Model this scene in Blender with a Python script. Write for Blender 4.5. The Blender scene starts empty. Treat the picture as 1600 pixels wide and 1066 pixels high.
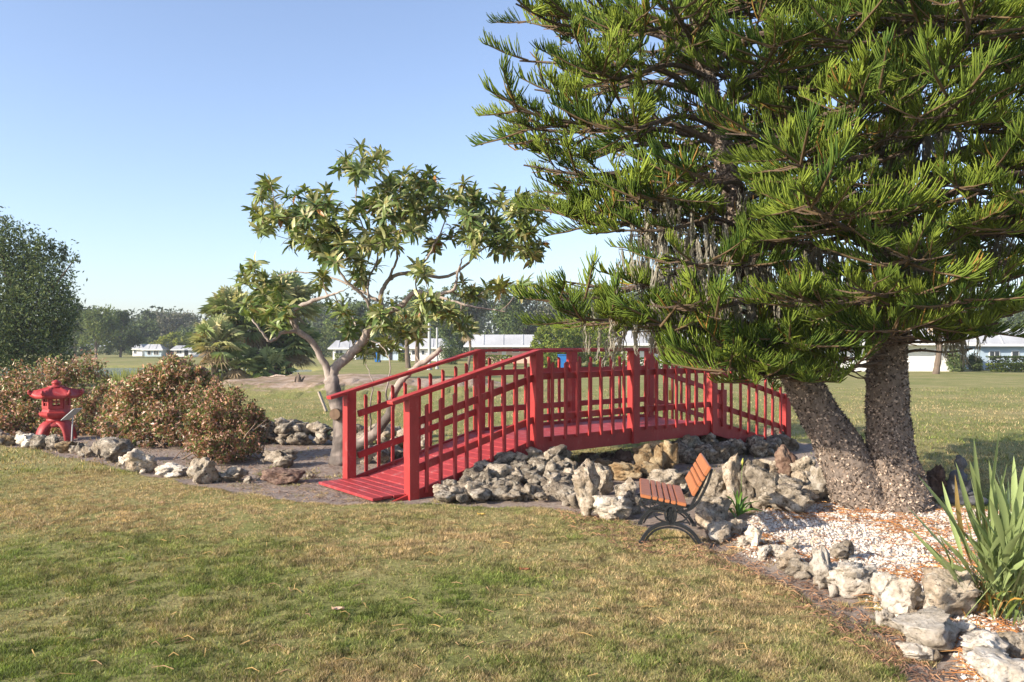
import bpy, bmesh, math, random
import numpy as np
from mathutils import Vector, Matrix, noise as mnoise
R = math.radians
rng = np.random.default_rng(7)
random.seed(7)
S = bpy.context.scene
C = S.collection
# ------------------------------------------------------------------ camera, sky, sun, exposure
F, H0, HY = 1240.0, 1.8, 540.0          # focal length in photo pixels, eye height, horizon row
cam = bpy.data.objects.new('camera', bpy.data.cameras.new('camera'))
C.objects.link(cam); S.camera = cam
cam.location = (0, 0, H0); cam.rotation_euler = (R(90), 0, 0)
cam.data.sensor_width = 36; cam.data.lens = F/1600*36; cam.data.shift_y = 7/1600
cam.data.clip_start = .05; cam.data.clip_end = 3000
SUN_AZ = 30      # degrees the light travels from +X towards +Y
SUN_EL = 24
dirv = Vector((math.cos(R(SUN_AZ))*math.cos(R(SUN_EL)), math.sin(R(SUN_AZ))*math.cos(R(SUN_EL)), -math.sin(R(SUN_EL))))
W = bpy.data.worlds.new('World'); S.world = W; W.use_nodes = True
nt = W.node_tree; nt.nodes.clear()
sky = nt.nodes.new('ShaderNodeTexSky'); sky.sky_type = 'NISHITA'; sky.sun_disc = False
sky.sun_elevation = R(SUN_EL)
sky.sun_rotation = math.atan2(-dirv.x, -dirv.y)      # clockwise from +Y
sky.altitude = 0; sky.air_density = 1.0; sky.dust_density = 1.0; sky.ozone_density = 3.6
bg = nt.nodes.new('ShaderNodeBackground'); bg.inputs[1].default_value = .15
wo = nt.nodes.new('ShaderNodeOutputWorld')
hs_ = nt.nodes.new('ShaderNodeHueSaturation'); hs_.inputs['Saturation'].default_value = .88; tn_ = nt.nodes.new('ShaderNodeMix'); tn_.data_type = 'RGBA'; tn_.blend_type = 'MULTIPLY'; tn_.inputs[0].default_value = 1; tn_.inputs[7].default_value = (1.05, 1.0, 1.02, 1)
nt.links.new(sky.outputs[0], hs_.inputs['Color']); nt.links.new(hs_.outputs[0], tn_.inputs[6]); nt.links.new(tn_.outputs[2], bg.inputs[0]); nt.links.new(bg.outputs[0], wo.inputs[0])
sl = bpy.data.lights.new('sun', 'SUN'); sun = bpy.data.objects.new('sun', sl); C.objects.link(sun)
sl.energy = 5.0; sl.angle = R(.6); sl.color = (1, .89, .74)
sun.rotation_euler = dirv.to_track_quat('-Z', 'Y').to_euler(); sun.location = (-20, -12, 12)
S.view_settings.view_transform = 'Standard'; S.view_settings.look = 'None'
S.view_settings.gamma = 1; S.view_settings.use_curve_mapping = False; S.view_settings.exposure = .84
# ------------------------------------------------------------------ helpers
def P(px, py, Y): return Vector(((px-800)/F*Y, Y, H0-(py-HY)/F*Y))
def G(px, py, z=0):
    Y = (H0-z)*F/(py-HY); return Vector(((px-800)/F*Y, Y, z))
def tag(o, label=None, cat=None, group=None, kind=None):
    if label: o['label'] = label
    if cat: o['category'] = cat
    if group: o['group'] = group
    if kind: o['kind'] = kind
    return o
def empty(name, loc=(0,0,0), label=None, cat=None, group=None, rz=0):
    o = bpy.data.objects.new(name, None); C.objects.link(o); o.location = loc; o.rotation_euler = (0,0,rz)
    o.empty_display_size = .1
    return tag(o, label, cat, group)
def link(name, me, parent=None, mat=None):
    o = bpy.data.objects.new(name, me); C.objects.link(o)
    if mat is not None and not me.materials: me.materials.append(mat)
    if parent is not None: o.parent = parent
    return o
def arr_mesh(name, V, Fc, mat=None, col=None, smooth=False, parent=None):
    """V (n,3) verts, Fc (m,3|4) faces"""
    V = np.asarray(V, np.float32); Fc = np.asarray(Fc, np.int32)
    me = bpy.data.meshes.new(name)
    m, k = Fc.shape
    me.vertices.add(len(V)); me.vertices.foreach_set('co', V.ravel())
    me.loops.add(m*k); me.loops.foreach_set('vertex_index', Fc.ravel())
    me.polygons.add(m); me.polygons.foreach_set('loop_start', np.arange(0, m*k, k, dtype=np.int32))
    me.polygons.foreach_set('use_smooth', np.full(m, smooth))
    if col is not None:
        a = me.color_attributes.new('col', 'FLOAT_COLOR', 'POINT')
        c4 = np.ones((len(V), 4), np.float32); c4[:, :3] = col
        a.data.foreach_set('color', c4.ravel())
    me.update(calc_edges=True)
    return link(name, me, parent, mat)
class Bag:                       # collects pieces of equal face size
    def __init__(s): s.V = []; s.F = []; s.Cc = []; s.n = 0
    def add(s, V, Fc, col=(1,1,1)):
        V = np.asarray(V, float); Fc = np.asarray(Fc, int)
        if Fc.shape[1] == 4: Fc = np.vstack([Fc[:, [0,1,2]], Fc[:, [0,2,3]]])
        s.V.append(V); s.F.append(Fc+s.n); s.n += len(V)
        s.Cc.append(np.broadcast_to(np.asarray(col, float), V.shape))
    def build(s, name, mat, parent=None, smooth=False):
        return arr_mesh(name, np.vstack(s.V), np.vstack(s.F), mat, np.vstack(s.Cc), smooth, parent)
def scatter(tv, tf, Ms, Ts, cols):
    """template verts (k,3), faces, rotation*scale matrices (n,3,3), positions (n,3), colours (n,3)"""
    n, k = len(Ts), len(tv)
    V = np.einsum('nij,kj->nki', Ms, tv)+Ts[:, None, :]
    Fc = tf[None]+(np.arange(n)*k)[:, None, None]
    cc = np.repeat(cols, k, axis=0)
    return V.reshape(-1, 3), Fc.reshape(-1, tf.shape[1]), cc
def norm(a): return a/np.maximum(np.linalg.norm(a, axis=-1, keepdims=True), 1e-9)
def frames(ax, up):
    """matrices whose columns are side, axis, normal"""
    ax = norm(ax); s = norm(np.cross(ax, up)); n = np.cross(s, ax)
    return np.stack([s, ax, n], axis=-1)
def tube(pts, rad, sides=6, cap=True):
    pts = np.asarray([tuple(p) for p in pts], float); n = len(pts)
    rad = np.broadcast_to(np.asarray(rad, float), (n,))
    t = np.gradient(pts, axis=0) if n > 1 else np.array([[0,0,1.]])
    t = norm(t)
    u = np.cross(t[0], [0,0,1.]); 
    if np.linalg.norm(u) < 1e-3: u = np.array([1.,0,0])
    u = u/np.linalg.norm(u); V = []
    a = np.arange(sides)*2*np.pi/sides
    for i in range(n):
        u = u-t[i]*np.dot(u, t[i]); u /= max(np.linalg.norm(u), 1e-9); w = np.cross(t[i], u)
        V.append(pts[i]+rad[i]*(np.cos(a)[:, None]*u+np.sin(a)[:, None]*w))
    V = np.vstack(V); Fc = []
    for i in range(n-1):
        for j in range(sides):
            k = (j+1) % sides
            Fc.append((i*sides+j, i*sides+k, (i+1)*sides+k, (i+1)*sides+j))
    Fc = np.array(Fc)
    if cap:
        c0 = len(V); V = np.vstack([V, pts[0], pts[-1]])
        ex = []
        for j in range(sides):
            k = (j+1) % sides
            ex.append((c0, k, j, j)); ex.append((c0+1, (n-1)*sides+j, (n-1)*sides+k, (n-1)*sides+k))
        Fc3 = np.vstack([Fc[:, [0,1,2]], Fc[:, [0,2,3]], np.array(ex)[:, :3]])
        return V, Fc3
    return V, np.vstack([Fc[:, [0,1,2]], Fc[:, [0,2,3]]])
def spline(pts, n):
    """Catmull-Rom resample of (x,y,z[,r]) points"""
    p = np.array([list(q) for q in pts], float); p = np.vstack([2*p[0]-p[1], p, 2*p[-1]-p[-2]])
    out = []; m = len(p)-3
    for t in np.linspace(0, m-1e-6, n):
        i = int(t); f = t-i; a, b, c, d = p[i:i+4]
        out.append(.5*((2*b)+(c-a)*f+(2*a-5*b+4*c-d)*f*f+(3*b-a-3*c+d)*f**3))
    return np.array(out)
def box_mesh(name, x0, x1, y0, y1, z0, z1, bevel=0, seg=1):
    bm = bmesh.new(); bmesh.ops.create_cube(bm, size=1)
    for v in bm.verts: v.co = Vector(((x0+x1)/2+v.co.x*(x1-x0), (y0+y1)/2+v.co.y*(y1-y0), (z0+z1)/2+v.co.z*(z1-z0)))
    if bevel: bmesh.ops.bevel(bm, geom=bm.edges[:], offset=bevel, segments=seg, affect='EDGES')
    me = bpy.data.meshes.new(name); bm.to_mesh(me); bm.free(); return me
def box(name, x0, x1, y0, y1, z0, z1, mat, parent=None, bevel=0):
    return link(name, box_mesh(name, x0, x1, y0, y1, z0, z1, bevel), parent, mat)
def beam_mesh(name, a, b, w, h, bevel=.004, side=None):
    """square beam from a to b, w across (horizontal), h in the upright direction"""
    a, b = Vector(a), Vector(b); ax = (b-a); L = ax.length; ax.normalize()
    s = Vector(side) if side else ax.cross(Vector((0,0,1)))
    if s.length < 1e-4: s = Vector((1,0,0))
    s.normalize(); u = s.cross(ax)
    bm = bmesh.new(); bmesh.ops.create_cube(bm, size=1)
    for v in bm.verts: v.co = a+ax*(v.co.y+.5)*L+s*v.co.x*w+u*v.co.z*h
    if bevel: bmesh.ops.bevel(bm, geom=bm.edges[:], offset=bevel, segments=1, affect='EDGES')
    bmesh.ops.recalc_face_normals(bm, faces=bm.faces)
    me = bpy.data.meshes.new(name); bm.to_mesh(me); bm.free(); return me
def beam(name, a, b, w, h, mat, parent=None, bevel=.004, side=None):
    return link(name, beam_mesh(name, a, b, w, h, bevel, side), parent, mat)
def inpoly(x, y, poly):
    x = np.asarray(x); y = np.asarray(y); r = np.zeros(x.shape, bool); n = len(poly)
    for i in range(n):
        x1, y1 = poly[i]; x2, y2 = poly[(i+1) % n]
        c = ((y1 > y) != (y2 > y)) & (x < (x2-x1)*(y-y1)/((y2-y1) if y2 != y1 else 1e-9)+x1)
        r ^= c
    return r
def vnoise(x, y, s, seed=0):
    """cheap smooth 2-d value noise in numpy, 0..1"""
    r = np.random.default_rng(seed+99).random((256, 256)); x = np.asarray(x)/s+1000.5; y = np.asarray(y)/s+1000.5
    xi = np.floor(x).astype(int); yi = np.floor(y).astype(int); fx = x-xi; fy = y-yi
    fx = fx*fx*(3-2*fx); fy = fy*fy*(3-2*fy)
    g = lambda a, b: r[a % 256, b % 256]
    return (g(xi, yi)*(1-fx)+g(xi+1, yi)*fx)*(1-fy)+(g(xi, yi+1)*(1-fx)+g(xi+1, yi+1)*fx)*fy
def fnoise(x, y, s, seed=0, o=3):
    return sum(vnoise(x, y, s/2**i, seed+i)*.5**i for i in range(o))/sum(.5**i for i in range(o))
# ------------------------------------------------------------------ materials
def mat_base(name):
    m = bpy.data.materials.new(name); m.use_nodes = True; n = m.node_tree
    return m, n, n.nodes['Principled BSDF']
def N(n, t, **kw):
    x = n.nodes.new(t)
    for k, v in kw.items():
        if k in x.inputs: x.inputs[k].default_value = v
        else: setattr(x, k, v)
    return x
def ramp(n, stops, src):
    r = n.nodes.new('ShaderNodeValToRGB'); cr = r.color_ramp
    while len(cr.elements) < len(stops): cr.elements.new(.5)
    for e, (p, c) in zip(cr.elements, stops): e.position = p; e.color = (*c, 1)
    n.links.new(src, r.inputs[0]); return r
def plain(name, col, rough=.6, metal=0, var=.15, scale=8, bump=.0, bscale=60, coord='Object', spec=.5):
    m, n, b = mat_base(name)
    tc = N(n, 'ShaderNodeTexCoord'); no = N(n, 'ShaderNodeTexNoise', Scale=scale, Detail=6.0, Roughness=.65)
    n.links.new(tc.outputs[coord], no.inputs['Vector'])
    c = np.array(col)
    r = ramp(n, [(.3, tuple(c*(1-var))), (.7, tuple(np.minimum(c*(1+var), 1)))], no.outputs[0])
    n.links.new(r.outputs[0], b.inputs['Base Color']); b.inputs['Roughness'].default_value = rough
    b.inputs['Metallic'].default_value = metal; b.inputs['Specular IOR Level'].default_value = spec
    if bump:
        n2 = N(n, 'ShaderNodeTexNoise', Scale=bscale, Detail=5.0); n.links.new(tc.outputs[coord], n2.inputs['Vector'])
        bp = N(n, 'ShaderNodeBump', Strength=bump, Distance=.01); n.links.new(n2.outputs[0], bp.inputs['Height'])
        n.links.new(bp.outputs[0], b.inputs['Normal'])
    return m
def leafmat(name, rough=.5, trans=.25, spec=.4, tint=(1,1,1)):
    m, n, b = mat_base(name)
    a = N(n, 'ShaderNodeAttribute', attribute_name='col')
    n.links.new(a.outputs['Color'], b.inputs['Base Color']); b.inputs['Roughness'].default_value = rough
    b.inputs['Specular IOR Level'].default_value = spec
    if trans:
        t = N(n, 'ShaderNodeBsdfTranslucent'); mx = N(n, 'ShaderNodeMixShader'); mx.inputs[0].default_value = trans
        g = N(n, 'ShaderNodeMix', data_type='RGBA', blend_type='MULTIPLY'); g.inputs[0].default_value = 1
        n.links.new(a.outputs['Color'], g.inputs[6]); g.inputs[7].default_value = (1.25, 1.2, .6, 1)
        n.links.new(g.outputs[2], t.inputs['Color'])
        n.links.new(b.outputs[0], mx.inputs[1]); n.links.new(t.outputs[0], mx.inputs[2])
        n.links.new(mx.outputs[0], n.nodes['Material Output'].inputs['Surface'])
    return m
def barkmat(name, c1, c2, scale=14, bump=.6, stretch=(1,1,.25)):
    m, n, b = mat_base(name)
    tc = N(n, 'ShaderNodeTexCoord'); mp = N(n, 'ShaderNodeMapping'); mp.inputs['Scale'].default_value = stretch
    n.links.new(tc.outputs['Object'], mp.inputs['Vector'])
    no = N(n, 'ShaderNodeTexNoise', Scale=scale, Detail=8.0, Roughness=.7); n.links.new(mp.outputs[0], no.inputs['Vector'])
    r = ramp(n, [(.3, c1), (.68, c2)], no.outputs[0])
    a = N(n, 'ShaderNodeAttribute', attribute_name='col'); g = N(n, 'ShaderNodeMix', data_type='RGBA', blend_type='MULTIPLY'); g.inputs[0].default_value = 1
    n.links.new(r.outputs[0], g.inputs[6]); n.links.new(a.outputs['Color'], g.inputs[7])
    n.links.new(g.outputs[2], b.inputs['Base Color']); b.inputs['Roughness'].default_value = .9
    n.links.new(a.outputs['Color'], g.inputs[7])
    bp = N(n, 'ShaderNodeBump', Strength=bump, Distance=.02); n.links.new(no.outputs[0], bp.inputs['Height']); n.links.new(bp.outputs[0], b.inputs['Normal'])
    return m
def redpaint(name, col, dust=(.42,.16,.15)):
    """brushed exterior paint, slightly chalky, chipped to wood in small flecks"""
    m, n, b = mat_base(name)
    tc = N(n, 'ShaderNodeTexCoord')
    mp = N(n, 'ShaderNodeMapping'); mp.inputs['Scale'].default_value = (1.6, 1.6, .8); ge = N(n, 'ShaderNodeNewGeometry'); n.links.new(ge.outputs['Position'], mp.inputs['Vector'])
    no = N(n, 'ShaderNodeTexNoise', Scale=3.6, Detail=9.0, Roughness=.74, Distortion=.4); n.links.new(mp.outputs[0], no.inputs['Vector'])
    c = np.array(col)
    r = ramp(n, [(.28, tuple(c*.62)), (.42, tuple(c*.9)), (.55, tuple(c)), (.74, dust)], no.outputs[0])
    n2 = N(n, 'ShaderNodeTexNoise', Scale=38.0, Detail=5.0, Roughness=.75); n.links.new(tc.outputs['Object'], n2.inputs['Vector'])
    fl = ramp(n, [(.66, (0,0,0)), (.70, (1,1,1))], n2.outputs[0])
    mx = N(n, 'ShaderNodeMix', data_type='RGBA'); n.links.new(fl.outputs[0], mx.inputs[0]); n.links.new(r.outputs[0], mx.inputs[6]); mx.inputs[7].default_value = (.36,.24,.2,1)
    n.links.new(mx.outputs[2], b.inputs['Base Color'])
    b.inputs['Roughness'].default_value = .52; b.inputs['Specular IOR Level'].default_value = .35
    n3 = N(n, 'ShaderNodeTexNoise', Scale=25.0, Detail=4.0); n.links.new(tc.outputs['Object'], n3.inputs['Vector'])
    bp = N(n, 'ShaderNodeBump', Strength=.25, Distance=.006); n.links.new(n3.outputs[0], bp.inputs['Height']); n.links.new(bp.outputs[0], b.inputs['Normal'])
    return m
def rockmat(name, dark, mid, light, lichen=(.05,.05,.045), amt=.5, scale=3.0):
    m, n, b = mat_base(name)
    tc = N(n, 'ShaderNodeTexCoord'); oi = N(n, 'ShaderNodeObjectInfo')
    ad = N(n, 'ShaderNodeVectorMath', operation='ADD'); sc = N(n, 'ShaderNodeVectorMath', operation='SCALE'); sc.inputs['Scale'].default_value = 40
    cx = N(n, 'ShaderNodeCombineXYZ'); n.links.new(oi.outputs['Random'], cx.inputs[0]); n.links.new(oi.outputs['Random'], cx.inputs[1])
    n.links.new(cx.outputs[0], sc.inputs[0]); 
    geo = N(n, 'ShaderNodeNewGeometry')
    n.links.new(geo.outputs['Position'], ad.inputs[0]); n.links.new(sc.outputs[0], ad.inputs[1])
    no = N(n, 'ShaderNodeTexNoise', Scale=scale*2.2, Detail=10.0, Roughness=.68); n.links.new(ad.outputs[0], no.inputs['Vector'])
    r = ramp(n, [(.3, dark), (.47, mid), (.62, light)], no.outputs[0])
    n2 = N(n, 'ShaderNodeTexNoise', Scale=scale*5, Detail=9.0, Roughness=.8, Distortion=.6); n.links.new(ad.outputs[0], n2.inputs['Vector'])
    lm = ramp(n, [(.62-.22*amt, (0,0,0)), (.70-.16*amt, (1,1,1))], n2.outputs[0])
    mx = N(n, 'ShaderNodeMix', data_type='RGBA'); n.links.new(lm.outputs[0], mx.inputs[0]); n.links.new(r.outputs[0], mx.inputs[6]); mx.inputs[7].default_value = (*lichen, 1)
    hs = N(n, 'ShaderNodeHueSaturation'); mr = N(n, 'ShaderNodeMapRange'); mr.inputs['To Min'].default_value = .72; mr.inputs['To Max'].default_value = 1.22
    n.links.new(oi.outputs['Random'], mr.inputs[0]); n.links.new(mr.outputs[0], hs.inputs['Value']); n.links.new(mx.outputs[2], hs.inputs['Color'])
    n.links.new(hs.outputs[0], b.inputs['Base Color']); b.inputs['Roughness'].default_value = .92; b.inputs['Specular IOR Level'].default_value = .2
    vo = N(n, 'ShaderNodeTexVoronoi', Scale=scale*9); n.links.new(ad.outputs[0], vo.inputs['Vector'])
    mm = N(n, 'ShaderNodeMath', operation='MULTIPLY_ADD'); mm.inputs[1].default_value = .35; n.links.new(vo.outputs[0], mm.inputs[0]); n.links.new(n2.outputs[0], mm.inputs[2])
    bp = N(n, 'ShaderNodeBump', Strength=.9, Distance=.03); n.links.new(mm.outputs[0], bp.inputs['Height']); n.links.new(bp.outputs[0], b.inputs['Normal'])
    return m
M = {}
M['red'] = redpaint('red_paint', (.37,.036,.034), (.40,.13,.11))
M['deck'] = redpaint('red_deck_paint', (.33,.038,.040), (.42,.19,.18))
M['lantern'] = redpaint('red_concrete_paint', (.34,.035,.035), (.40,.13,.12))
M['wood'] = plain('bench_slat_wood', (.40,.145,.055), .45, 0, .18, 14, .15, 90)
M['iron'] = plain('cast_iron', (.022,.024,.026), .42, .3, .3, 20, .2, 70)
M['white_rock'] = rockmat('white_limestone', (.36,.30,.22), (.56,.49,.40), (.72,.66,.57), (.13,.105,.075), .38, 3.6)
M['tan_rock'] = rockmat('tan_limestone', (.24,.18,.12), (.42,.34,.25), (.60,.53,.43), (.06,.05,.04), .42, 3.6)
M['grey_rock'] = rockmat('grey_weathered_limestone', (.16,.125,.09), (.33,.275,.205), (.53,.46,.37), (.05,.043,.034), .50, 3.6)
M['dark_rock'] = rockmat('dark_weathered_limestone', (.10,.08,.06), (.23,.19,.145), (.47,.42,.34), (.035,.031,.025), .55, 3.6)
M['ochre_rock'] = rockmat('ochre_limestone', (.14,.08,.035), (.28,.19,.10), (.44,.35,.22), (.07,.04,.02), .3)
M['brown_rock'] = rockmat('brown_limestone', (.07,.04,.03), (.16,.10,.075), (.27,.19,.14), (.04,.03,.025), .3)
M['pine_leaf'] = leafmat('pine_foliage', .7, .22, .18)
M['leaf'] = leafmat('broad_leaf', .42, .22, .45)
M['far_leaf'] = leafmat('distant_foliage', .7, .2, .2)
M['grass'] = leafmat('grass_blades', .6, .3, .25)
M['litter'] = leafmat('dry_litter', .8, .1, .2)
M['pebble'] = leafmat('pebbles', .85, 0, .3)
M['bark_pine'] = barkmat('pine_bark', (.085,.066,.052), (.29,.23,.185), 30, .9, (1,1,.6))
M['bark_pale'] = barkmat('pale_bark', (.17,.135,.115), (.38,.32,.275), 16, .5, (1,1,.4))
M['bark_far'] = barkmat('brown_bark', (.10,.075,.055), (.20,.15,.11), 6, .5)
M['moss'] = leafmat('hanging_moss', .95, .35, .1)
M['glass'] = plain('window_glass', (.05,.06,.07), .12, 0, .3, 1)
M['white_wall'] = plain('white_render', (.78,.77,.74), .8, 0, .05, .6)
M['pink_wall'] = plain('peach_render', (.62,.42,.33), .8, 0, .06, .6)
M['blue_wall'] = plain('pale_blue_render', (.40,.50,.58), .8, 0, .06, .6)
M['roof_metal'] = plain('pale_metal_roof', (.40,.41,.43), .6, 0, .22, .35)
M['roof_grey'] = plain('grey_shingle_roof', (.33,.34,.36), .8, 0, .2, 1.5)
M['frame'] = plain('white_trim', (.7,.7,.68), .6, 0, .05, 2)
M['bin'] = plain('blue_plastic', (.02,.16,.45), .45, 0, .1, 2)
M['dark_plastic'] = plain('black_plastic', (.015,.015,.016), .5)
M['pole'] = plain('galvanised_pole', (.36,.37,.37), .5, .2, .1, 2)
M['stake_wood'] = plain('weathered_stake', (.34,.28,.22), .9, 0, .25, 12, .3, 60)
M['plate'] = plain('sign_plate', (.42,.45,.45), .35, .1, .2, 30)
M['stone_figure'] = plain('shade_darkened_stone', (.085,.085,.09), .85, 0, .3, 25, .3, 80)  # base colour darkened to carry the pine trunk's shadow on the statue
M['yellow'] = plain('yellow_tag', (.75,.38,.04), .6)
M['black'] = plain('dark_opening', (.01,.01,.01), .9)

# ------------------------------------------------------------------ air
hm = bpy.data.materials.new('haze'); hm.use_nodes = True; hm.node_tree.nodes.clear()
pv = hm.node_tree.nodes.new('ShaderNodeVolumePrincipled'); pv.inputs['Color'].default_value = (.86,.92,1,1); pv.inputs['Density'].default_value = .0005; pv.inputs['Anisotropy'].default_value = .1
ho = hm.node_tree.nodes.new('ShaderNodeOutputMaterial'); hm.node_tree.links.new(pv.outputs[0], ho.inputs['Volume'])
tag(box('haze', -1700, 1700, -1000, 2600, -3.5, 17, hm), kind='stuff')
# ------------------------------------------------------------------ ground
def gp(lst): return [tuple(G(a, b)[:2]) for a, b in lst]
BED = gp([(-260,672),(-100,684),(0,694),(60,704),(150,723),(250,747),(350,767),(440,779),(560,786),(680,783),(760,789),(880,798),(950,814),(1000,818),(1060,832),(1120,866),(1190,896),(1260,936),(1330,985),(1410,1040),(1440,1072),(1460,1200),
          (2200,1200),(2200,830),(1700,812),(1460,792),(1330,705),(1265,690),(1130,690),(1010,716),(900,722),(860,715),(700,722),(640,712),(560,690),(420,668),(330,660),(200,662),(-200,655)])
GRAVEL = gp([(1170,868),(1150,835),(1185,800),(1260,788),(1340,786),(1450,788),(1560,800),(1900,830),(1900,1200),(1540,1200),(1520,1060),(1480,1000),(1400,960),(1350,920),(1290,900),(1220,880)])
LAWNSAND = [(-12.5,31),(-8,28.5),(-3,29.5),(0,31),(.5,33),(-3,35.5),(-8,37.5),(-12,36),(-13,33)]
POND = [(-130,46),(-60,47),(-24,46),(-17,49),(-14.5,55),(-17,66),(-30,71),(-48,72),(-75,77),(-130,84)]
def seg(a, b, st): return list(np.arange(a, b, st))
def geo(a, b, st, g=1.16):
    out = [a]; s = st
    while out[-1] < b: s *= g; out.append(out[-1]+s)
    return out
xs = np.array(sorted([-v for v in geo(12.06, 1500, .07)[::-1]]+seg(-12, 7.5, .085)+geo(7.5, 1500, .07)))
ys = np.array(sorted([-v for v in geo(-2, 900, .3)[::-1]][:0]+[-900,-400,-150,-60,-20,-8,-2,0,1.5,2.5]+seg(3.2, 17, .085)+geo(17, 80, .1, 1.03)+geo(83, 2500, 2.2, 1.12)))
gx, gy = np.meshgrid(xs, ys); X = gx.ravel(); Yv = gy.ravel()
wx = X+(fnoise(X, Yv, .5, 3)-.5)*.30; wy = Yv+(fnoise(X, Yv, .45, 13)-.5)*.30
def soft(poly, w):
    r = np.zeros(len(X))
    for k in range(6):
        a = k*math.pi/3; r += inpoly(wx+math.cos(a)*w, wy+math.sin(a)*w, poly)
    return r/6
bed = soft(BED, .08); grav = soft(GRAVEL, .04)
sand = np.array(soft(LAWNSAND, 1.2))
pond = soft(POND, .6)
near = np.exp(-((Yv-8)/30)**2)
Z = (fnoise(X, Yv, 2.2, 5)-.5)*.05*near+(fnoise(X, Yv, .35, 25)-.5)*.03*near
Z += (fnoise(X, Yv, 14, 45)-.5)*.16*np.clip((Yv-16)/20, 0, 1)*np.clip(1-pond, 0, 1)
Z -= .035*bed*(1-grav)
Z += .5*sand*(.3+fnoise(X, Yv, 2.5, 8))+.12*sand*fnoise(X, Yv, .9, 18)
Z -= 1.2*pond
nX = len(xs); nY = len(ys)
idx = np.arange(nX*nY).reshape(nY, nX)
Fg = np.stack([idx[:-1,:-1], idx[:-1,1:], idx[1:,1:], idx[1:,:-1]], -1).reshape(-1, 4)
col = np.stack([bed, grav, np.clip(sand, 0, 1)], -1)
def groundmat():
    m, n, b = mat_base('ground')
    a = N(n, 'ShaderNodeAttribute', attribute_name='col'); sp = N(n, 'ShaderNodeSeparateColor'); n.links.new(a.outputs['Color'], sp.inputs[0])
    g = N(n, 'ShaderNodeNewGeometry'); pos = g.outputs['Position']
    def no(s, d=6.0, r=.65, dist=0.0):
        x = N(n, 'ShaderNodeTexNoise', Scale=s, Detail=d, Roughness=r, Distortion=dist); n.links.new(pos, x.inputs['Vector']); return x
    big = no(.22, 4.0); mid = no(1.3, 7.0, .7); fine = no(16.0, 8.0, .8); vf = no(70.0, 4.0, .7)
    lawn1 = ramp(n, [(.34, (.14,.17,.045)), (.50, (.25,.24,.09)), (.66, (.40,.33,.17))], mid.outputs[0])
    lawn2 = ramp(n, [(.38, (.23,.26,.07)), (.62, (.42,.36,.16))], big.outputs[0])
    mx = N(n, 'ShaderNodeMix', data_type='RGBA'); mx.inputs[0].default_value = .55
    n.links.new(lawn1.outputs[0], mx.inputs[6]); n.links.new(lawn2.outputs[0], mx.inputs[7])
    fr = ramp(n, [(.34, (.30,.28,.26)), (.6, (1.15,1.15,1.15))], fine.outputs[0])
    m2 = N(n, 'ShaderNodeMix', data_type='RGBA', blend_type='MULTIPLY'); m2.inputs[0].default_value = .8
    n.links.new(mx.outputs[2], m2.inputs[6]); n.links.new(fr.outputs[0], m2.inputs[7])
    soil = ramp(n, [(.3, (.17,.125,.10)), (.5, (.30,.24,.20)), (.7, (.46,.40,.35))], fine.outputs[0])
    gravel = ramp(n, [(.35, (.30,.24,.19)), (.6, (.60,.55,.50))], vf.outputs[0])
    sandc = ramp(n, [(.35, (.20,.19,.08)), (.47, (.30,.21,.14)), (.6, (.44,.34,.26))], mid.outputs[0])
    def mixn(fac, A, B):
        x = N(n, 'ShaderNodeMix', data_type='RGBA'); n.links.new(fac, x.inputs[0]); n.links.new(A, x.inputs[6]); n.links.new(B, x.inputs[7]); return x.outputs[2]
    def sharpen(src):
        ad = N(n, 'ShaderNodeMath', operation='ADD'); n.links.new(src, ad.inputs[0])
        s2 = N(n, 'ShaderNodeMath', operation='MULTIPLY_ADD'); s2.inputs[1].default_value = 1.1; s2.inputs[2].default_value = -.55; n.links.new(mid.outputs[0], s2.inputs[0]); n.links.new(s2.outputs[0], ad.inputs[1])
        r = ramp(n, [(.38, (0,0,0)), (.62, (1,1,1))], ad.outputs[0]); return r.outputs[0]
    c1 = mixn(sharpen(sp.outputs[2]), m2.outputs[2], sandc.outputs[0])
    c2 = mixn(sharpen(sp.outputs[0]), c1, soil.outputs[0]); c3 = mixn(sp.outputs[1], c2, gravel.outputs[0])
    n.links.new(c3, b.inputs['Base Color']); b.inputs['Roughness'].default_value = .95; b.inputs['Specular IOR Level'].default_value = .1
    bp = N(n, 'ShaderNodeBump', Strength=.8, Distance=.04); n.links.new(fine.outputs[0], bp.inputs['Height']); n.links.new(bp.outputs[0], b.inputs['Normal'])
    return m
g = arr_mesh('ground', np.stack([X, Yv, Z], 1), Fg, groundmat(), col, True); tag(g, kind='structure')
from bisect import bisect
Zg = Z.reshape(nY, nX)
def hz(x, y):
    """ground height (bilinear)"""
    x = np.atleast_1d(np.asarray(x, float)); y = np.atleast_1d(np.asarray(y, float))
    i = np.clip(np.searchsorted(xs, x)-1, 0, nX-2); j = np.clip(np.searchsorted(ys, y)-1, 0, nY-2)
    fx = (x-xs[i])/(xs[i+1]-xs[i]); fy = (y-ys[j])/(ys[j+1]-ys[j])
    return (Zg[j, i]*(1-fx)+Zg[j, i+1]*fx)*(1-fy)+(Zg[j+1, i]*(1-fx)+Zg[j+1, i+1]*fx)*fy
def hz1(x, y): return float(hz(x, y)[0])
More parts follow.
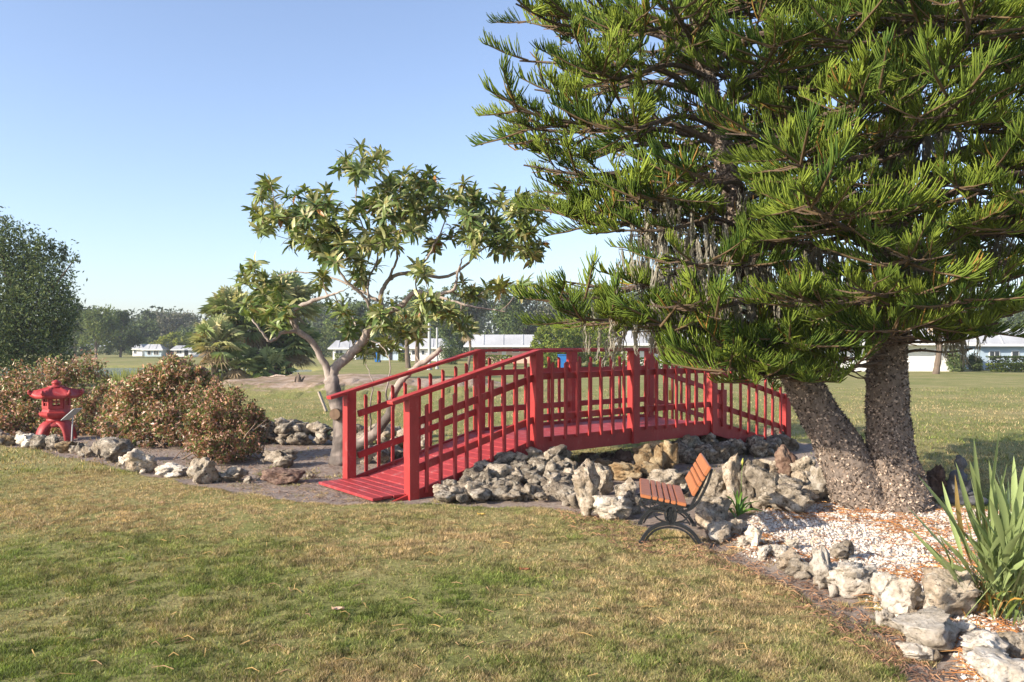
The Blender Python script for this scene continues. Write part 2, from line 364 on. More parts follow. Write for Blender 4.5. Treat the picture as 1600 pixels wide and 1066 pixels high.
# pond
wm, wn, wb = mat_base('pond_water')
wb.inputs['Base Color'].default_value = (.035,.07,.085,1); wb.inputs['Roughness'].default_value = .06; wb.inputs['IOR'].default_value = 1.33
geo_ = N(wn, 'ShaderNodeNewGeometry'); mp = N(wn, 'ShaderNodeMapping'); mp.inputs['Scale'].default_value = (.7, 2.0, 1); wn.links.new(geo_.outputs['Position'], mp.inputs['Vector'])
no_ = N(wn, 'ShaderNodeTexNoise', Scale=2.5, Detail=5.0); wn.links.new(mp.outputs[0], no_.inputs['Vector'])
bp_ = N(wn, 'ShaderNodeBump', Strength=.6, Distance=.12); wn.links.new(no_.outputs[0], bp_.inputs['Height']); wn.links.new(bp_.outputs[0], wb.inputs['Normal'])
pm = arr_mesh('pond_water', [(-140,42,-.22),(-12,42,-.22),(-12,88,-.22),(-140,88,-.22)], [(0,1,2,3)], wm); tag(pm, kind='structure')
# grass blades
def bedmask(x, y):
    ax = x+(fnoise(x, y, .5, 3)-.5)*.30; ay = y+(fnoise(x, y, .45, 13)-.5)*.30
    return inpoly(ax, ay, BED)
def grass(name, n, ylo, yhi, hgt, wid, label, power=1.0, sx=.72, keep=None, seed=1, patch=None):
    r = np.random.default_rng(seed)
    u = r.random(n); Y = ylo*(yhi/ylo)**(u**power)
    x = (r.random(n)*2-1)*sx*Y
    k = ~bedmask(x, Y)
    k |= (fnoise(x, Y, .25, 61) > .60) & (r.random(n) < .5) & ~inpoly(x, Y, GRAVEL)     # stray tufts in the soil
    if keep is not None: k &= keep(x, Y)
    dn = fnoise(x, Y, .6, 71); bare = fnoise(x, Y, 1.1, 77, 4)
    k &= r.random(n) < np.clip(.45+1.6*(dn-.25), .3, 1)
    k &= ~((fnoise(x, Y, .10, 151, 2) > .58) & (r.random(n) < .85)); k &= ~((bare > .70) & (r.random(n) < .6))
    x, Y, dn = x[k], Y[k], dn[k]; n = len(x)
    dry = np.clip((fnoise(x, Y, 1.6, 31, 4)-.50)*2.4+(fnoise(x, Y, .22, 37, 2)-.5)*1.1+.48+np.clip((Y-6.0)/6, 0, .32)*(x < 2)+(r.random(n)-.5)*.9, 0, 1)
    gcol = np.array([.145,.205,.040])+r.random((n,1))*np.array([.10,.10,.03]); dcol = np.array([.42,.315,.165])+r.random((n,1))*np.array([.24,.17,.12])
    c = gcol*(1-dry[:,None])+dcol*dry[:,None]; c *= (.30+1.0*r.random((n,1)))*(.30+1.4*fnoise(x, Y, .08, 141, 2))[:,None]
    a = r.random(n)*6.283; h = hgt*(.5+.9*r.random(n))*(.75+.6*dn); w = wid*(.7+.6*r.random(n))
    lean = r.normal(0, .6, (n,2))
    z = hz(x, Y)-.004
    b0 = np.stack([x-np.cos(a)*w, Y-np.sin(a)*w, z], 1); b1 = np.stack([x+np.cos(a)*w, Y+np.sin(a)*w, z], 1)
    tp = np.stack([x+lean[:,0]*h, Y+lean[:,1]*h, z+h], 1)
    V = np.stack([b0, b1, tp], 1).reshape(-1, 3); Fc = np.arange(3*n).reshape(-1, 3)
    o = arr_mesh(name, V, Fc, M['grass'], np.repeat(c, 3, 0)); tag(o, label, 'grass', kind='stuff'); return o
grass('lawn_grass', 1250000, 3.7, 11.5, .024, .0030, 'short mown green and straw coloured grass of the front lawn', 1.0, .69, lambda x, y: y < 11.6)
grass('back_lawn_grass', 150000, 11, 34, .05, .007, 'mown grass lawn behind the red bridge running to the houses', .9, .72, lambda x, y: ~inpoly(x, y, LAWNSAND), 2)
# ------------------------------------------------------------------ red bridge
A_ = Vector((-1.2, 9.5, 0)); E_ = Vector((4.97, 14.4, 0)); uu = (E_-A_); LB = uu.length; uu.normalize()
nn = Vector((-uu.y, uu.x, 0))            # towards the far side
br = empty('footbridge', A_, 'red painted timber footbridge arching over the rocks in the garden', 'bridge', rz=math.atan2(uu.y, uu.x))
TS = [0, .249*LB, .490*LB, .729*LB, LB]; ZD = [.03, .55, .565, .565, .03]; WB = 1.50
def zd(s):
    if s < 0: return ZD[0]+(ZD[1]-ZD[0])/TS[1]*s
    for i in range(4):
        if s <= TS[i+1]: return ZD[i]+(ZD[i+1]-ZD[i])*(s-TS[i])/(TS[i+1]-TS[i])
    return ZD[4]
# local frame: x along the bridge, y to the far side
def slant_post(name, x, y, w, z0, z1, mat, cut=.03, yaw=0):
    me = bpy.data.meshes.new(name); h = w/2
    c = [(-h,-h),(h,-h),(h,h),(-h,h)]
    vs = [(a, b, z0) for a, b in c]+[(a, b, z1-(cut if b > 0 else 0)) for a, b in c]
    me.from_pydata(vs, [], [(3,2,1,0),(4,5,6,7),(0,1,5,4),(1,2,6,5),(2,3,7,6),(3,0,4,7)]); me.update()
    bm = bmesh.new(); bm.from_mesh(me); bmesh.ops.bevel(bm, geom=bm.edges[:], offset=.004, segments=1, affect='EDGES'); bm.to_mesh(me); bm.free()
    o = link(name, me, br, mat); o.location = (x, y, 0); o.rotation_euler = (random.uniform(-.006,.006), random.uniform(-.006,.006), yaw); return o
for side, y0 in ((0, 0), (1, WB)):
    sg = -1 if side == 0 else 1
    for i, s in enumerate(TS):
        sx_ = s+(.13 if side and 0 < i else 0) - (.06 if side and i == 0 else 0)
        top = zd(s)+1.155
        if side == 0 and i == 3: top = zd(s)+.875
        if side == 0 and i == 4: top = zd(s)+.90
        if side == 1 and i == 4: top = zd(s)+.9
        zb = -.12 if i in (0, 4) else zd(s)-.23
        slant_post('post', sx_, y0, .135, zb, top, M['red'], .0)
    for i in range(4):
        s0, s1 = TS[i]+(.13 if side and i else 0), TS[i+1]+(.13 if side else 0)
        za, zb = ZD[i], ZD[i+1]
        yo = y0
        e = .069
        f = lambda s: za+(zb-za)*(s-s0)/(s1-s0)
        beam('rail', (s0+e, yo, f(s0+e)+.83), (s1-e, yo, f(s1-e)+.83), .038, .088, M['red'], br)
        beam('rail', (s0+e, yo, f(s0+e)+.27), (s1-e, yo, f(s1-e)+.27), .038, .088, M['red'], br)
        ys_ = yo-sg*.0
        # stringer butts between the posts
        beam('stringer', (s0+(e if i else -.42), ys_, f(s0+(e if i else -.42))-.11), (s1-e, ys_, f(s1-e)-.11), .045, .23, M['red'], br)
        nb = (9, 7, 7, 8)[i]
        for k in range(nb):
            s = s0+(s1-s0)*(k+1)/(nb+1)+random.uniform(-.012,.012)
            o = slant_post('baluster', s, yo+sg*.042, .04, f(s)-.045+random.uniform(-.012,.012), f(s)+1.02+random.uniform(-.012,.012), M['red'], .03 if side == 0 else -.03)
    # handrails
    hr = []
    if side == 0: hr = [(-.30, TS[1]), (TS[1], TS[2]), (TS[2], TS[2]+1.62)]
    else: hr = [(-.36, TS[1]+.13), (TS[1]+.13, TS[2]+.13), (TS[2]+.13, TS[3]+.13), (TS[3]+.13, TS[4]+.05)]
    for a, b in hr:
        ea = b-.5*(b-a)
        off = .13 if side else 0
        za, zb = zd(a-(off if a > 0 else 0))+1.175, zd(min(b-off, LB))+1.175
        beam('handrail', (a, y0, za), (b, y0, zb), .135, .042, M['red'], br)
# deck boards
s = -.52; k = 0
while s < LB+.35:
    w = .142; a, b = s, s+w-.008
    def dz(q): return (zd(q) if q <= LB else ZD[4]-(q-LB)*.2)-.055
    za, zb = max(dz(a), .012), max(dz(b), .012)
    y0_, y1_ = (.03, WB-.03)
    if a < -.05: y0_, y1_ = .03+random.uniform(-.02,.01), WB-.03+random.uniform(-.01,.02)
    beam('deck_board', ((a+b)/2, y0_, (za+zb)/2), ((a+b)/2, y1_, (za+zb)/2+random.uniform(-.002,.002)), b-a-.004, .036, M['deck'], br, .005)
    o = C.objects[-1]
    s += w; k += 1
# pitch every board to the slope of its span
for o in list(br.children):
    if o.name.startswith('deck_board'):
        me = o.data; cx = sum(v.co.x for v in me.vertices)/len(me.vertices)
        sl_ = (dz(cx+.02)-dz(cx-.02))/.04 if dz(cx) > .012 else 0
        for v in me.vertices: v.co.z += (v.co.x-cx)*sl_
box('cross_beam', TS[1]-.05, TS[1]+.05, .03, WB-.03, zd(TS[1])-.22, zd(TS[1])-.08, M['red'], br)
box('cross_beam', TS[2]-.05, TS[2]+.05, .03, WB-.03, zd(TS[2])-.22, zd(TS[2])-.08, M['red'], br)
box('cross_beam', TS[3]-.05, TS[3]+.05, .03, WB-.03, zd(TS[3])-.22, zd(TS[3])-.08, M['red'], br)
tg = box('tag', TS[3]+.57, TS[3]+.64, WB-.10, WB-.095, .80, .98, M['yellow'], br); tag(tg, 'small yellow tag fixed to the far railing')
# ------------------------------------------------------------------ park bench
bx0 = Vector((1.16, 7.17, 0)); bL = .9
bench = empty('park_bench', (bx0.x, bx0.y, hz1(1.4, 7.5)), 'wooden slat park bench on black cast iron scroll legs facing left before the rocks', 'bench', rz=-math.atan2(.135, .9))
def slat(name, x, z, w, t, ang):
    me = box_mesh(name, -w/2, w/2, 0, bL, -t/2, t/2, .006, 2); o = link(name, me, bench, M['wood']); o.location = (x, 0, z); o.rotation_euler = (0, -ang, 0); return o
seat = [(.05,.422,.098),(.130,.409,.046),(.185,.398,.046),(.240,.387,.046),(.295,.376,.046),(.368,.364,.084)]
for i, (x, z, w) in enumerate(seat): slat('seat_slat', x, z, w, .03, R(-10.5))
for t_, w in ((.05,.094),(.128,.046),(.183,.046),(.262,.094)):
    slat('back_slat', .462+math.cos(R(60))*t_, .438+math.sin(R(60))*t_, w, .03, R(60))
def ribbon(bag, pts, wy, th, ty=0, n=24):
    """flat cast-iron strap: path in x-z, width wy along y, thickness th"""
    p = spline([(a, 0, c) for a, c in pts], n); t = norm(np.gradient(p, axis=0)); nrm = np.stack([-t[:,2], t[:,1]*0, t[:,0]], 1)
    th = np.broadcast_to(np.asarray(th, float), (n,)) if np.ndim(th) == 0 else np.interp(np.linspace(0,1,n), np.linspace(0,1,len(th)), th)
    V = []
    for i in range(n):
        for sy, sn in ((-1,-1),(1,-1),(1,1),(-1,1)):
            V.append(p[i]+np.array([0, ty+sy*wy/2, 0])+nrm[i]*sn*th[i]/2)
    Fc = []
    for i in range(n-1):
        for j in range(4):
            k = (j+1) % 4; Fc.append((i*4+j, i*4+k, (i+1)*4+k, (i+1)*4+j))
    Fc += [(3,2,1,0), ((n-1)*4, (n-1)*4+1, (n-1)*4+2, (n-1)*4+3)]
    bag.add(V, Fc)
def curl(cx, cz, r0, a0, turns, n=14):
    return [(cx+r0*(1-.75*t)*math.cos(a0+turns*6.283*t), cz+r0*(1-.75*t)*math.sin(a0+turns*6.283*t)) for t in np.linspace(0,1,n)]
for ty in (.045, bL-.07):
    B = Bag()
    leg = [(.005,.0),(.04,.065),(.10,.13),(.18,.168),(.27,.180),(.36,.168),(.44,.125),(.50,.06),(.535,0)]
    ribbon(B, leg, .05, .030, ty); ribbon(B, [(a*.86+.037, c*.80) for a, c in leg], .026, .014, ty)
    ribbon(B, [(-.015,.0),(.03,.0)], .06, .022, ty, 4); ribbon(B, [(.515,.0),(.56,.0)], .06, .022, ty, 4)
    # medallion
    ribbon(B, [(.27+.05*math.cos(a), .262+.078*math.sin(a)) for a in np.linspace(0, 6.283, 17)], .05, .016, ty, 33)
    ribbon(B, [(.27, .20),(.27,.325)], .016, .075, ty, 5)
    for q in range(7):
        a = q*6.283/7; ribbon(B, [(.27,.262),(.27+.035*math.cos(a),.262+.055*math.sin(a))], .03, .010, ty, 4)
    # seat support and curls
    ribbon(B, [(.0,.405),(.10,.388),(.22,.362),(.34,.338),(.415,.335)], .045, .018, ty)
    ribbon(B, curl(.035,.375,.038,1.6,1.3), .04, .014, ty); ribbon(B, [(.0,.36),(.03,.325),(.09,.30),(.16,.292),(.22,.285)], .045, .016, ty)
    ribbon(B, curl(.11,.335,.032,.3,1.4), .03, .010, ty); ribbon(B, curl(.185,.325,.026,2.0,-1.3), .03, .010, ty)
    ribbon(B, [(.32,.285),(.38,.290),(.45,.318),(.51,.38),(.555,.46),(.60,.56),(.635,.68)], .045, .018, ty)
    ribbon(B, [(.41,.335),(.45,.345),(.485,.41),(.53,.50),(.575,.60),(.615,.69)], .045, .022, ty)
    ribbon(B, curl(.365,.315,.026,1.0,1.4), .03, .010, ty); ribbon(B, curl(.43,.33,.022,2.5,-1.3), .03, .009, ty)
    ribbon(B, [(.22,.19),(.16,.215),(.11,.265)], .03, .012, ty); ribbon(B, [(.33,.19),(.39,.21),(.44,.27)], .03, .012, ty)
    o = B.build('end_frame', M['iron'], bench)
beam('stretcher', (.27, .05, .18), (.27, bL-.07, .18), .02, .02, M['iron'], bench)
# ------------------------------------------------------------------ stone lantern and its sign
lx = P(88, 540, 15.4).x; lan = empty('garden_lantern', (lx, 15.4, hz1(lx, 15.4)+.0), 'red painted Japanese garden lantern with hexagonal roof before the copper shrubs', 'lantern', rz=.16)
def poly_lathe(name, prof, n, mat, parent, rot=0, bevel=0, smooth=False):
    V = []; Fc = []
    for r_, z in prof:
        for j in range(n): V.append((r_*math.cos(rot+j*2*math.pi/n), r_*math.sin(rot+j*2*math.pi/n), z))
    for i in range(len(prof)-1):
        for j in range(n):
            k = (j+1) % n; Fc.append((i*n+j, i*n+k, (i+1)*n+k, (i+1)*n+j))
    me = bpy.data.meshes.new(name); me.from_pydata(V, [], Fc+[tuple(range(n))[::-1], tuple((len(prof)-1)*n+j for j in range(n))]); me.update()
    if bevel:
        bm = bmesh.new(); bm.from_mesh(me); bmesh.ops.bevel(bm, geom=bm.edges[:], offset=bevel, segments=2, affect='EDGES'); bm.to_mesh(me); bm.free()
    if smooth:
        for p in me.polygons: p.use_smooth = True
    return link(name, me, parent, mat)
poly_lathe('neck', [(.17,.34),(.205,.36),(.205,.40),(.18,.425)], 24, M['lantern'], lan, 0, 0, True)
for k in range(4):      # arched legs
    a = R(45+90*k)+.2; B = Bag(); ca, sa = math.cos(a), math.sin(a)
    p = spline([(ca*.13, sa*.13, .335),(ca*.25, sa*.25, .31),(ca*.36, sa*.36, .21),(ca*.42, sa*.42, .06),(ca*.43, sa*.43, -.03)], 14)
    t = norm(np.gradient(p, axis=0)); sd = np.array([-sa, ca, 0]); nr = np.cross(t, sd); V = []
    for i in range(14):
        w = .12+.06*(1-i/13)**2; th = .055
        for q in range(8):
            b_ = q*math.pi/4; V.append(p[i]+sd*math.cos(b_)*w+nr[i]*math.sin(b_)*th)
    Fc = [(i*8+j, i*8+(j+1) % 8, (i+1)*8+(j+1) % 8, (i+1)*8+j) for i in range(13) for j in range(8)]
    B.add(V, Fc); B.build('leg', M['lantern'], lan, True)
poly_lathe('leg_crown', [(.30,.265),(.30,.31),(.22,.355),(.12,.37)], 24, M['lantern'], lan, 0, 0, True)
poly_lathe('platform', [(.20,.415),(.25,.43),(.34,.475),(.355,.50),(.355,.535),(.30,.55),(.285,.60),(.20,.605)], 6, M['lantern'], lan, .35, .006)
poly_lathe('light_chamber_floor', [(.275,.595),(.275,.615)], 6, M['lantern'], lan, .35, .003)
for k in range(6):
    a = .35+k*math.pi/3; b_ = a+math.pi/3; p0 = Vector((math.cos(a)*.27, math.sin(a)*.27, 0)); p1 = Vector((math.cos(b_)*.27, math.sin(b_)*.27, 0))
    md = (p0+p1)/2; u_ = (p1-p0).normalized(); hw = .135
    B = Bag()
    def bb(a3, b3, w, h, side=None):
        m3 = beam_mesh('tmp', a3, b3, w, h, 0, side); B.add([tuple(v.co) for v in m3.vertices], [tuple(p.vertices) for p in m3.polygons]); bpy.data.meshes.remove(m3)
    for (s0, s1, z0, z1) in ((-hw,-.075,.615,.835),(.075,hw,.615,.835),(-.075,.075,.615,.665),(-.075,.075,.80,.835)):
        bb(md+u_*s0+Vector((0,0,(z0+z1)/2)), md+u_*s1+Vector((0,0,(z0+z1)/2)), .05, z1-z0)
    bb(md+Vector((0,0,.665)), md+Vector((0,0,.80)), .02, .014, tuple(u_))
    bb(md-u_*.075+Vector((0,0,.733)), md+u_*.075+Vector((0,0,.733)), .016, .018)
    B.build('window_panel', M['lantern'], lan)
# roof: six concave slopes with upturned corners
n_ = 6; V = []; rings = [(.115,1.03),(.18,1.01),(.28,.975),(.39,.93),(.47,.89),(.495,.865),(.48,.81),(.20,.83)]
sub = 8
for ri, (r_, z) in enumerate(rings):
    for k in range(n_):
        for q in range(sub):
            a0 = .35+k*math.pi/3; t_ = q/sub; c0 = np.array([math.cos(a0), math.sin(a0)]); c1 = np.array([math.cos(a0+math.pi/3), math.sin(a0+math.pi/3)])
            e = abs(t_-.5)*2; p = (c0*(1-t_)+c1*t_)*r_; ex = 1+.10*max(0, e-.7)/.3*(r_ > .38); lift = .055*e**5*(r_/.5)**3
            ridge = .014*(e > .85)*(ri < 5)
            V.append((p[0]*ex, p[1]*ex, z+lift+ridge))
m_ = n_*sub; Fc = [(i*m_+j, i*m_+(j+1) % m_, (i+1)*m_+(j+1) % m_, (i+1)*m_+j) for i in range(len(rings)-1) for j in range(m_)]
me = bpy.data.meshes.new('roof'); me.from_pydata(V, [], Fc+[tuple(range(m_))[::-1], tuple((len(rings)-1)*m_+j for j in range(m_))]); me.update()
for p in me.polygons: p.use_smooth = True
rf = link('roof', me, lan, M['lantern'])
for k in range(6):
    a = .35+k*math.pi/3; B = Bag(); B.add(*tube([(math.cos(a)*q, math.sin(a)*q, z) for q, z in ((.43,.91),(.50,.90),(.545,.92),(.545,.955),(.51,.96))], [.034,.038,.036,.03,.018], 8)); B.build('corner_scroll', M['lantern'], rf, True)
poly_lathe('finial', [(.15,1.0),(.175,1.02),(.16,1.045),(.085,1.055),(.075,1.075),(.10,1.09),(.095,1.12),(.05,1.15),(.012,1.165)], 20, M['lantern'], lan, 0, 0, True)
lan.scale = (.84, .84, 1)
sx_ = P(110, 540, 14.9).x; sg_ = empty('plaque_sign', (sx_, 14.9, hz1(sx_, 14.9)), 'small tilted metal plaque on a thin stake beside the red lantern', 'sign', rz=-.1)
beam('stake', (0.02,0,0), (0.05,0,.50), .022, .022, M['pole'], sg_)
pl = beam('plate', (-.09,-.02,.44), (.15,.0,.65), .20, .012, M['plate'], sg_, .002, (0.2,1,0))
for i in range(4):
    p0 = Vector((-.06+.045*i,-.02,.478+.04*i)); beam('text_line', p0+Vector((0,-.06,0)), p0+Vector((0,.05,0)), .010, .003, M['dark_plastic'], pl, 0)
# ------------------------------------------------------------------ rocks
def rock_mesh(seed, sub=4, elong=(1,1,1), cuts=9, rough=1.0):
    r = random.Random(seed); bm = bmesh.new(); bmesh.ops.create_icosphere(bm, subdivisions=sub, radius=1)
    pl = []
    for k in range(cuts):
        a = r.uniform(0, 6.283); z = r.uniform(-.7, 1); q = math.sqrt(1-z*z)
        pl.append((Vector((q*math.cos(a), q*math.sin(a), z)), r.uniform(.42, .78)))
    off = Vector((r.uniform(0,99), r.uniform(0,99), r.uniform(0,99)))
    for v in bm.verts:
        p = v.co.copy()
        for n_, d in pl:
            e = p.dot(n_)-d
            if e > 0: p -= n_*e*.94
        f = mnoise.fractal(p*1.6+off, .7, 2.2, 6)*.20*rough+abs(mnoise.noise(p*2.6+off))*-.22*rough+abs(mnoise.noise(p*7.5+off))*-.10*rough
        pit = mnoise.noise(p*5.3-off)
        f -= max(0, pit-.2)*.5*rough*min(max(p.z*1.6+.7, 0), 1)
        v.co = p+p.normalized()*f
    xs_ = [v.co.x for v in bm.verts]; ys_ = [v.co.y for v in bm.verts]; zs_ = [v.co.z for v in bm.verts]
    for v in bm.verts:      # unit box: x,y -.5...5, z 0..1
        v.co.x = (v.co.x-min(xs_))/(max(xs_)-min(xs_))-.5; v.co.y = (v.co.y-min(ys_))/(max(ys_)-min(ys_))-.5; v.co.z = (v.co.z-min(zs_))/(max(zs_)-min(zs_))
    for f in bm.faces: f.smooth = True
    me = bpy.data.meshes.new('rock'); bm.to_mesh(me); bm.free(); return me
RM = {}
def rmesh(mat, k, sub=4):
    key = (mat, k, sub)
    if key not in RM:
        m = rock_mesh(1000+k*17, sub, cuts=10+k % 6, rough=[.8,1.2,1.0,1.35][k % 4]); m.materials.append(M[mat]); RM[key] = m
    return RM[key]
rk = [0]
def rock(x0, x1, top, base, mat, label=None, cat='rock', Y=None, parent=None, z0=None, sub=4, depth=.85, name='rock', group=None, yaw=None, sink=.12, tilt=0, k=None):
    """a boulder whose front foot stands at the given place on the ground"""
    rk[0] += 1; cx = (x0+x1)/2
    if Y is None: Y = H0*F/(base-HY)
    w = (x1-x0)/F*Y; dp = w*depth; Yc = Y+dp*.38; w *= Yc/Y; X_ = (cx-800)/F*Yc
    zt = H0-(top-HY)/F*Yc
    zg = hz1(X_, Yc) if z0 is None else z0
    h = max(zt-zg, .04); kk = k if k is not None else rk[0]*5 % 14
    o = bpy.data.objects.new(name, rmesh(mat, kk, sub)); C.objects.link(o)
    o.location = (X_, Yc, zg-h*sink); o.scale = (w*1.12, dp*1.1, h*(1+sink)*1.06)
    ya = random.choice([0, math.pi])+random.uniform(-.25,.25) if yaw is None else yaw
    o.rotation_euler = (random.uniform(-.05,.05), tilt, ya)
    if parent is not None:
        o.parent = parent; o.location = o.location-parent.location
    else: tag(o, label, cat, group)
    return o
# right hand stones: (x0, x1, top, base, material, label)
RK = [
 (893,936,722,808,'tan_rock','tall tan slab leaning at the left end of the stones beside the bench'),
 (925,958,727,772,'grey_rock','dark streaked upright slab leaning behind the tall tan slab'),
 (920,983,773,811,'white_rock','pale pitted boulder on the grass left of the bench'),
 (964,994,748,786,'tan_rock','flat grey slab standing just left of the bench seat'),
 (975,1002,768,801,'dark_rock','dark shaded stone under the front left edge of the bench seat'),
 (1013,1072,733,772,'grey_rock','pinkish grey boulder seen just above the bench seat'),
 (945,988,703,731,'brown_rock','brown jagged stone under the bridge span left of the ochre stones'),
 (928,955,717,737,'ochre_rock','small yellow brown stone left of the brown jagged stone'),
 (952,1002,724,750,'ochre_rock','mossy yellow stone heap in front of the ochre pillar'),
 (905,935,708,728,'tan_rock','pale flat stone on the soil under the bridge span'),
 (1092,1142,738,787,'grey_rock','big pitted grey boulder right behind the bench backrest'),
 (1088,1142,778,812,'grey_rock','dark shaded boulder low behind the bench legs'),
 (1086,1126,795,824,'tan_rock','small tan stone beside the rear leg of the bench'),
 (1130,1164,712,790,'tan_rock','tall pale slab standing upright right of the bench'),
 (1150,1182,722,790,'dark_rock','dark rough rock leaning on the tall pale slab'),  # dark stone colour stands in for the pale slab's shaded right side
 (1166,1220,730,797,'grey_rock','big dark boulder in the middle of the right hand stones'),
 (1186,1218,718,742,'tan_rock','light flat topped stone above the big dark boulder'),
 (1212,1248,697,744,'brown_rock','smooth brown boulder standing beside the far bridge post'),
 (1236,1272,714,748,'grey_rock','rounded grey brown boulder beside the leaning pine trunk'),
 (1240,1270,737,768,'tan_rock','pale tan stone wedged in front of the rounded grey brown boulder'),
 (1265,1304,726,780,'white_rock','large cream boulder against the leaning pine trunk'),
 (1209,1252,744,773,'grey_rock','mossy pitted stone above the striped slab of stone'),
 (1193,1264,760,806,'grey_rock','broad sloping grey slab striped by the bench shadow'),
 (1250,1268,760,787,'tan_rock','small upright stone between striped slab and cream boulder'),
 (1297,1314,767,782,'white_rock','little white stone at the foot of the leaning pine trunk'),
 (1105,1146,815,845,'white_rock','cream stone in front of the small green lily plant'),
 (1135,1160,811,840,'grey_rock','grey rough stone beside the small green lily plant'),
 (1153,1176,838,855,'white_rock','small white stone at the left end of the gravel edging'),
 (1165,1192,822,861,'white_rock','long white slab leaning at the corner of the gravel edging'),
 (1183,1204,852,875,'white_rock','round white stone next after the long leaning slab'),
 (1198,1231,849,874,'white_rock','egg shaped whitish stone fourth along the gravel edging'),
 (1214,1247,858,890,'tan_rock','rough tan stone with a dark crack along the gravel edging'),
 (1229,1271,874,899,'grey_rock','low grey stone with a dark right side on the gravel edging'),
 (1227,1248,842,861,'white_rock','small chalky stone lying on the gravel behind the edging'),
 (1266,1314,855,916,'white_rock','tall white knobbly boulder half way down the gravel edging'),
 (1297,1336,846,880,'grey_rock','grey pitted boulder throwing a shadow onto the white gravel'),
 (1300,1364,880,929,'white_rock','bright white rounded boulder with its shadow on the soil'),
 (1364,1397,896,938,'white_rock','narrow white boulder right of the bright rounded one'),
 (1384,1438,903,960,'white_rock','craggy white boulder with dark hollows beside the big tan rock'),
 (1430,1534,892,975,'tan_rock','largest pale tan angular rock in front of the strappy plant'),
 (1370,1396,951,971,'white_rock','small flat chalk stone on the soil below the craggy boulder'),
 (1399,1517,958,1016,'white_rock','long low bright white boulder below the big tan rock'),
 (1502,1572,992,1048,'white_rock','round white boulder near the bottom right corner'),
 (1508,1606,1020,1092,'white_rock','huge white boulder cut by the bottom edge of the photo'),
 (1552,1612,984,1034,'grey_rock','greyish white boulder at the right edge above the huge one'),
 (1408,1470,1006,1028,'white_rock','flat broken pale stone lying in the soil near the bottom'),
 (1441,1478,728,786,'brown_rock','brown boulder on the lawn edge right of the pine trunks'),
 (1510,1530,796,818,'white_rock','white stone peeping through the strappy leaves near the statue'),
 # left border
 (-14,15,671,685,'grey_rock','grey stone at the far left end of the border by the lantern'),
 (0,26,680,695,'ochre_rock','orange tan stone at the left edge of the photo'),
 (25,53,679,700,'white_rock','white and grey stone left of the lantern in the border'),
 (50,74,680,702,'dark_rock','dark stone in front of the left leg of the lantern'),
 (70,97,680,703,'dark_rock','dark lumpy stone in front of the right leg of the lantern'),
 (90,119,690,707,'ochre_rock','orange topped stone below the plaque sign'),
 (117,132,692,709,'dark_rock','small dark stone right of the orange topped one'),
 (128,147,697,713,'tan_rock','brown and tan stone left of the small grey upright one'),
 (144,164,691,715,'grey_rock','small grey upright stone left of the big triangular boulder'),
 (155,208,686,723,'dark_rock','big dark grey triangular boulder in front of the shrubs'),
 (186,201,713,729,'white_rock','little pale round stone by the triangular boulder'),
 (199,244,702,738,'tan_rock','tan and white holed boulder in the left border'),
 (248,296,724,743,'white_rock','low whitish stone lying alone in the left border'),
 (296,339,716,754,'grey_rock','knobbly peaked grey boulder in front of the rightmost shrub'),
 (339,384,729,751,'grey_rock','low bluish grey stone right of the knobbly boulder'),
 (413,470,732,754,'brown_rock','low brown stone alone on the soil by the path'),
 (410,462,704,728,'grey_rock','flat pale grey stone behind the low brown one'),
]
for r_ in RK: rock(*r_)
# small rubble wedged between and under the boulders
rr = random.Random(15); rub = empty('rubble_edging', G(1300, 900), 'small broken pieces of pale stone wedged between the gravel edging boulders', 'rubble')
for i in range(95):
    q = RK[rr.randrange(27, 48)]; cx = rr.uniform(q[0], q[1]); by = q[3]-rr.uniform(-.02,.45)*(q[1]-q[0]); w = rr.uniform(.16,.42)*(q[1]-q[0])
    if by > 1055 or cx > 1600: continue
    rock(cx-w/2, cx+w/2, by-w*rr.uniform(.5,.9), by, rr.choice(['white_rock','white_rock','tan_rock']), parent=rub, sub=3, name='stone')
rub2 = empty('rubble', G(1150, 780), 'small dark and tan stones filling the gaps behind the bench', 'rubble')
for i in range(80):
    q = RK[rr.randrange(0, 27)]; cx = rr.uniform(q[0]-8, q[1]+8); by = q[3]-rr.uniform(-.05,.5)*(q[1]-q[0]); w = rr.uniform(14,28)
    if 990 < cx < 1100 and by > 785: continue
    rock(cx-w/2, cx+w/2, by-w*rr.uniform(.5,.9), by, rr.choice(['dark_rock','tan_rock','grey_rock']), parent=rub2, sub=3, name='stone')
rub3 = empty('rubble', G(200, 720), 'small stones scattered along the left border in front of the shrubs', 'rubble')
for i in range(40):
    q = RK[rr.randrange(48, len(RK))]; cx = rr.uniform(q[0]-16, q[1]+16); by = q[3]-rr.uniform(-.05,.3)*(q[1]-q[0]); w = rr.uniform(8,17)
    rock(cx-w/2, cx+w/2, by-w*rr.uniform(.5,.9), by, rr.choice(['dark_rock','tan_rock','grey_rock']), parent=rub3, sub=3, name='stone')
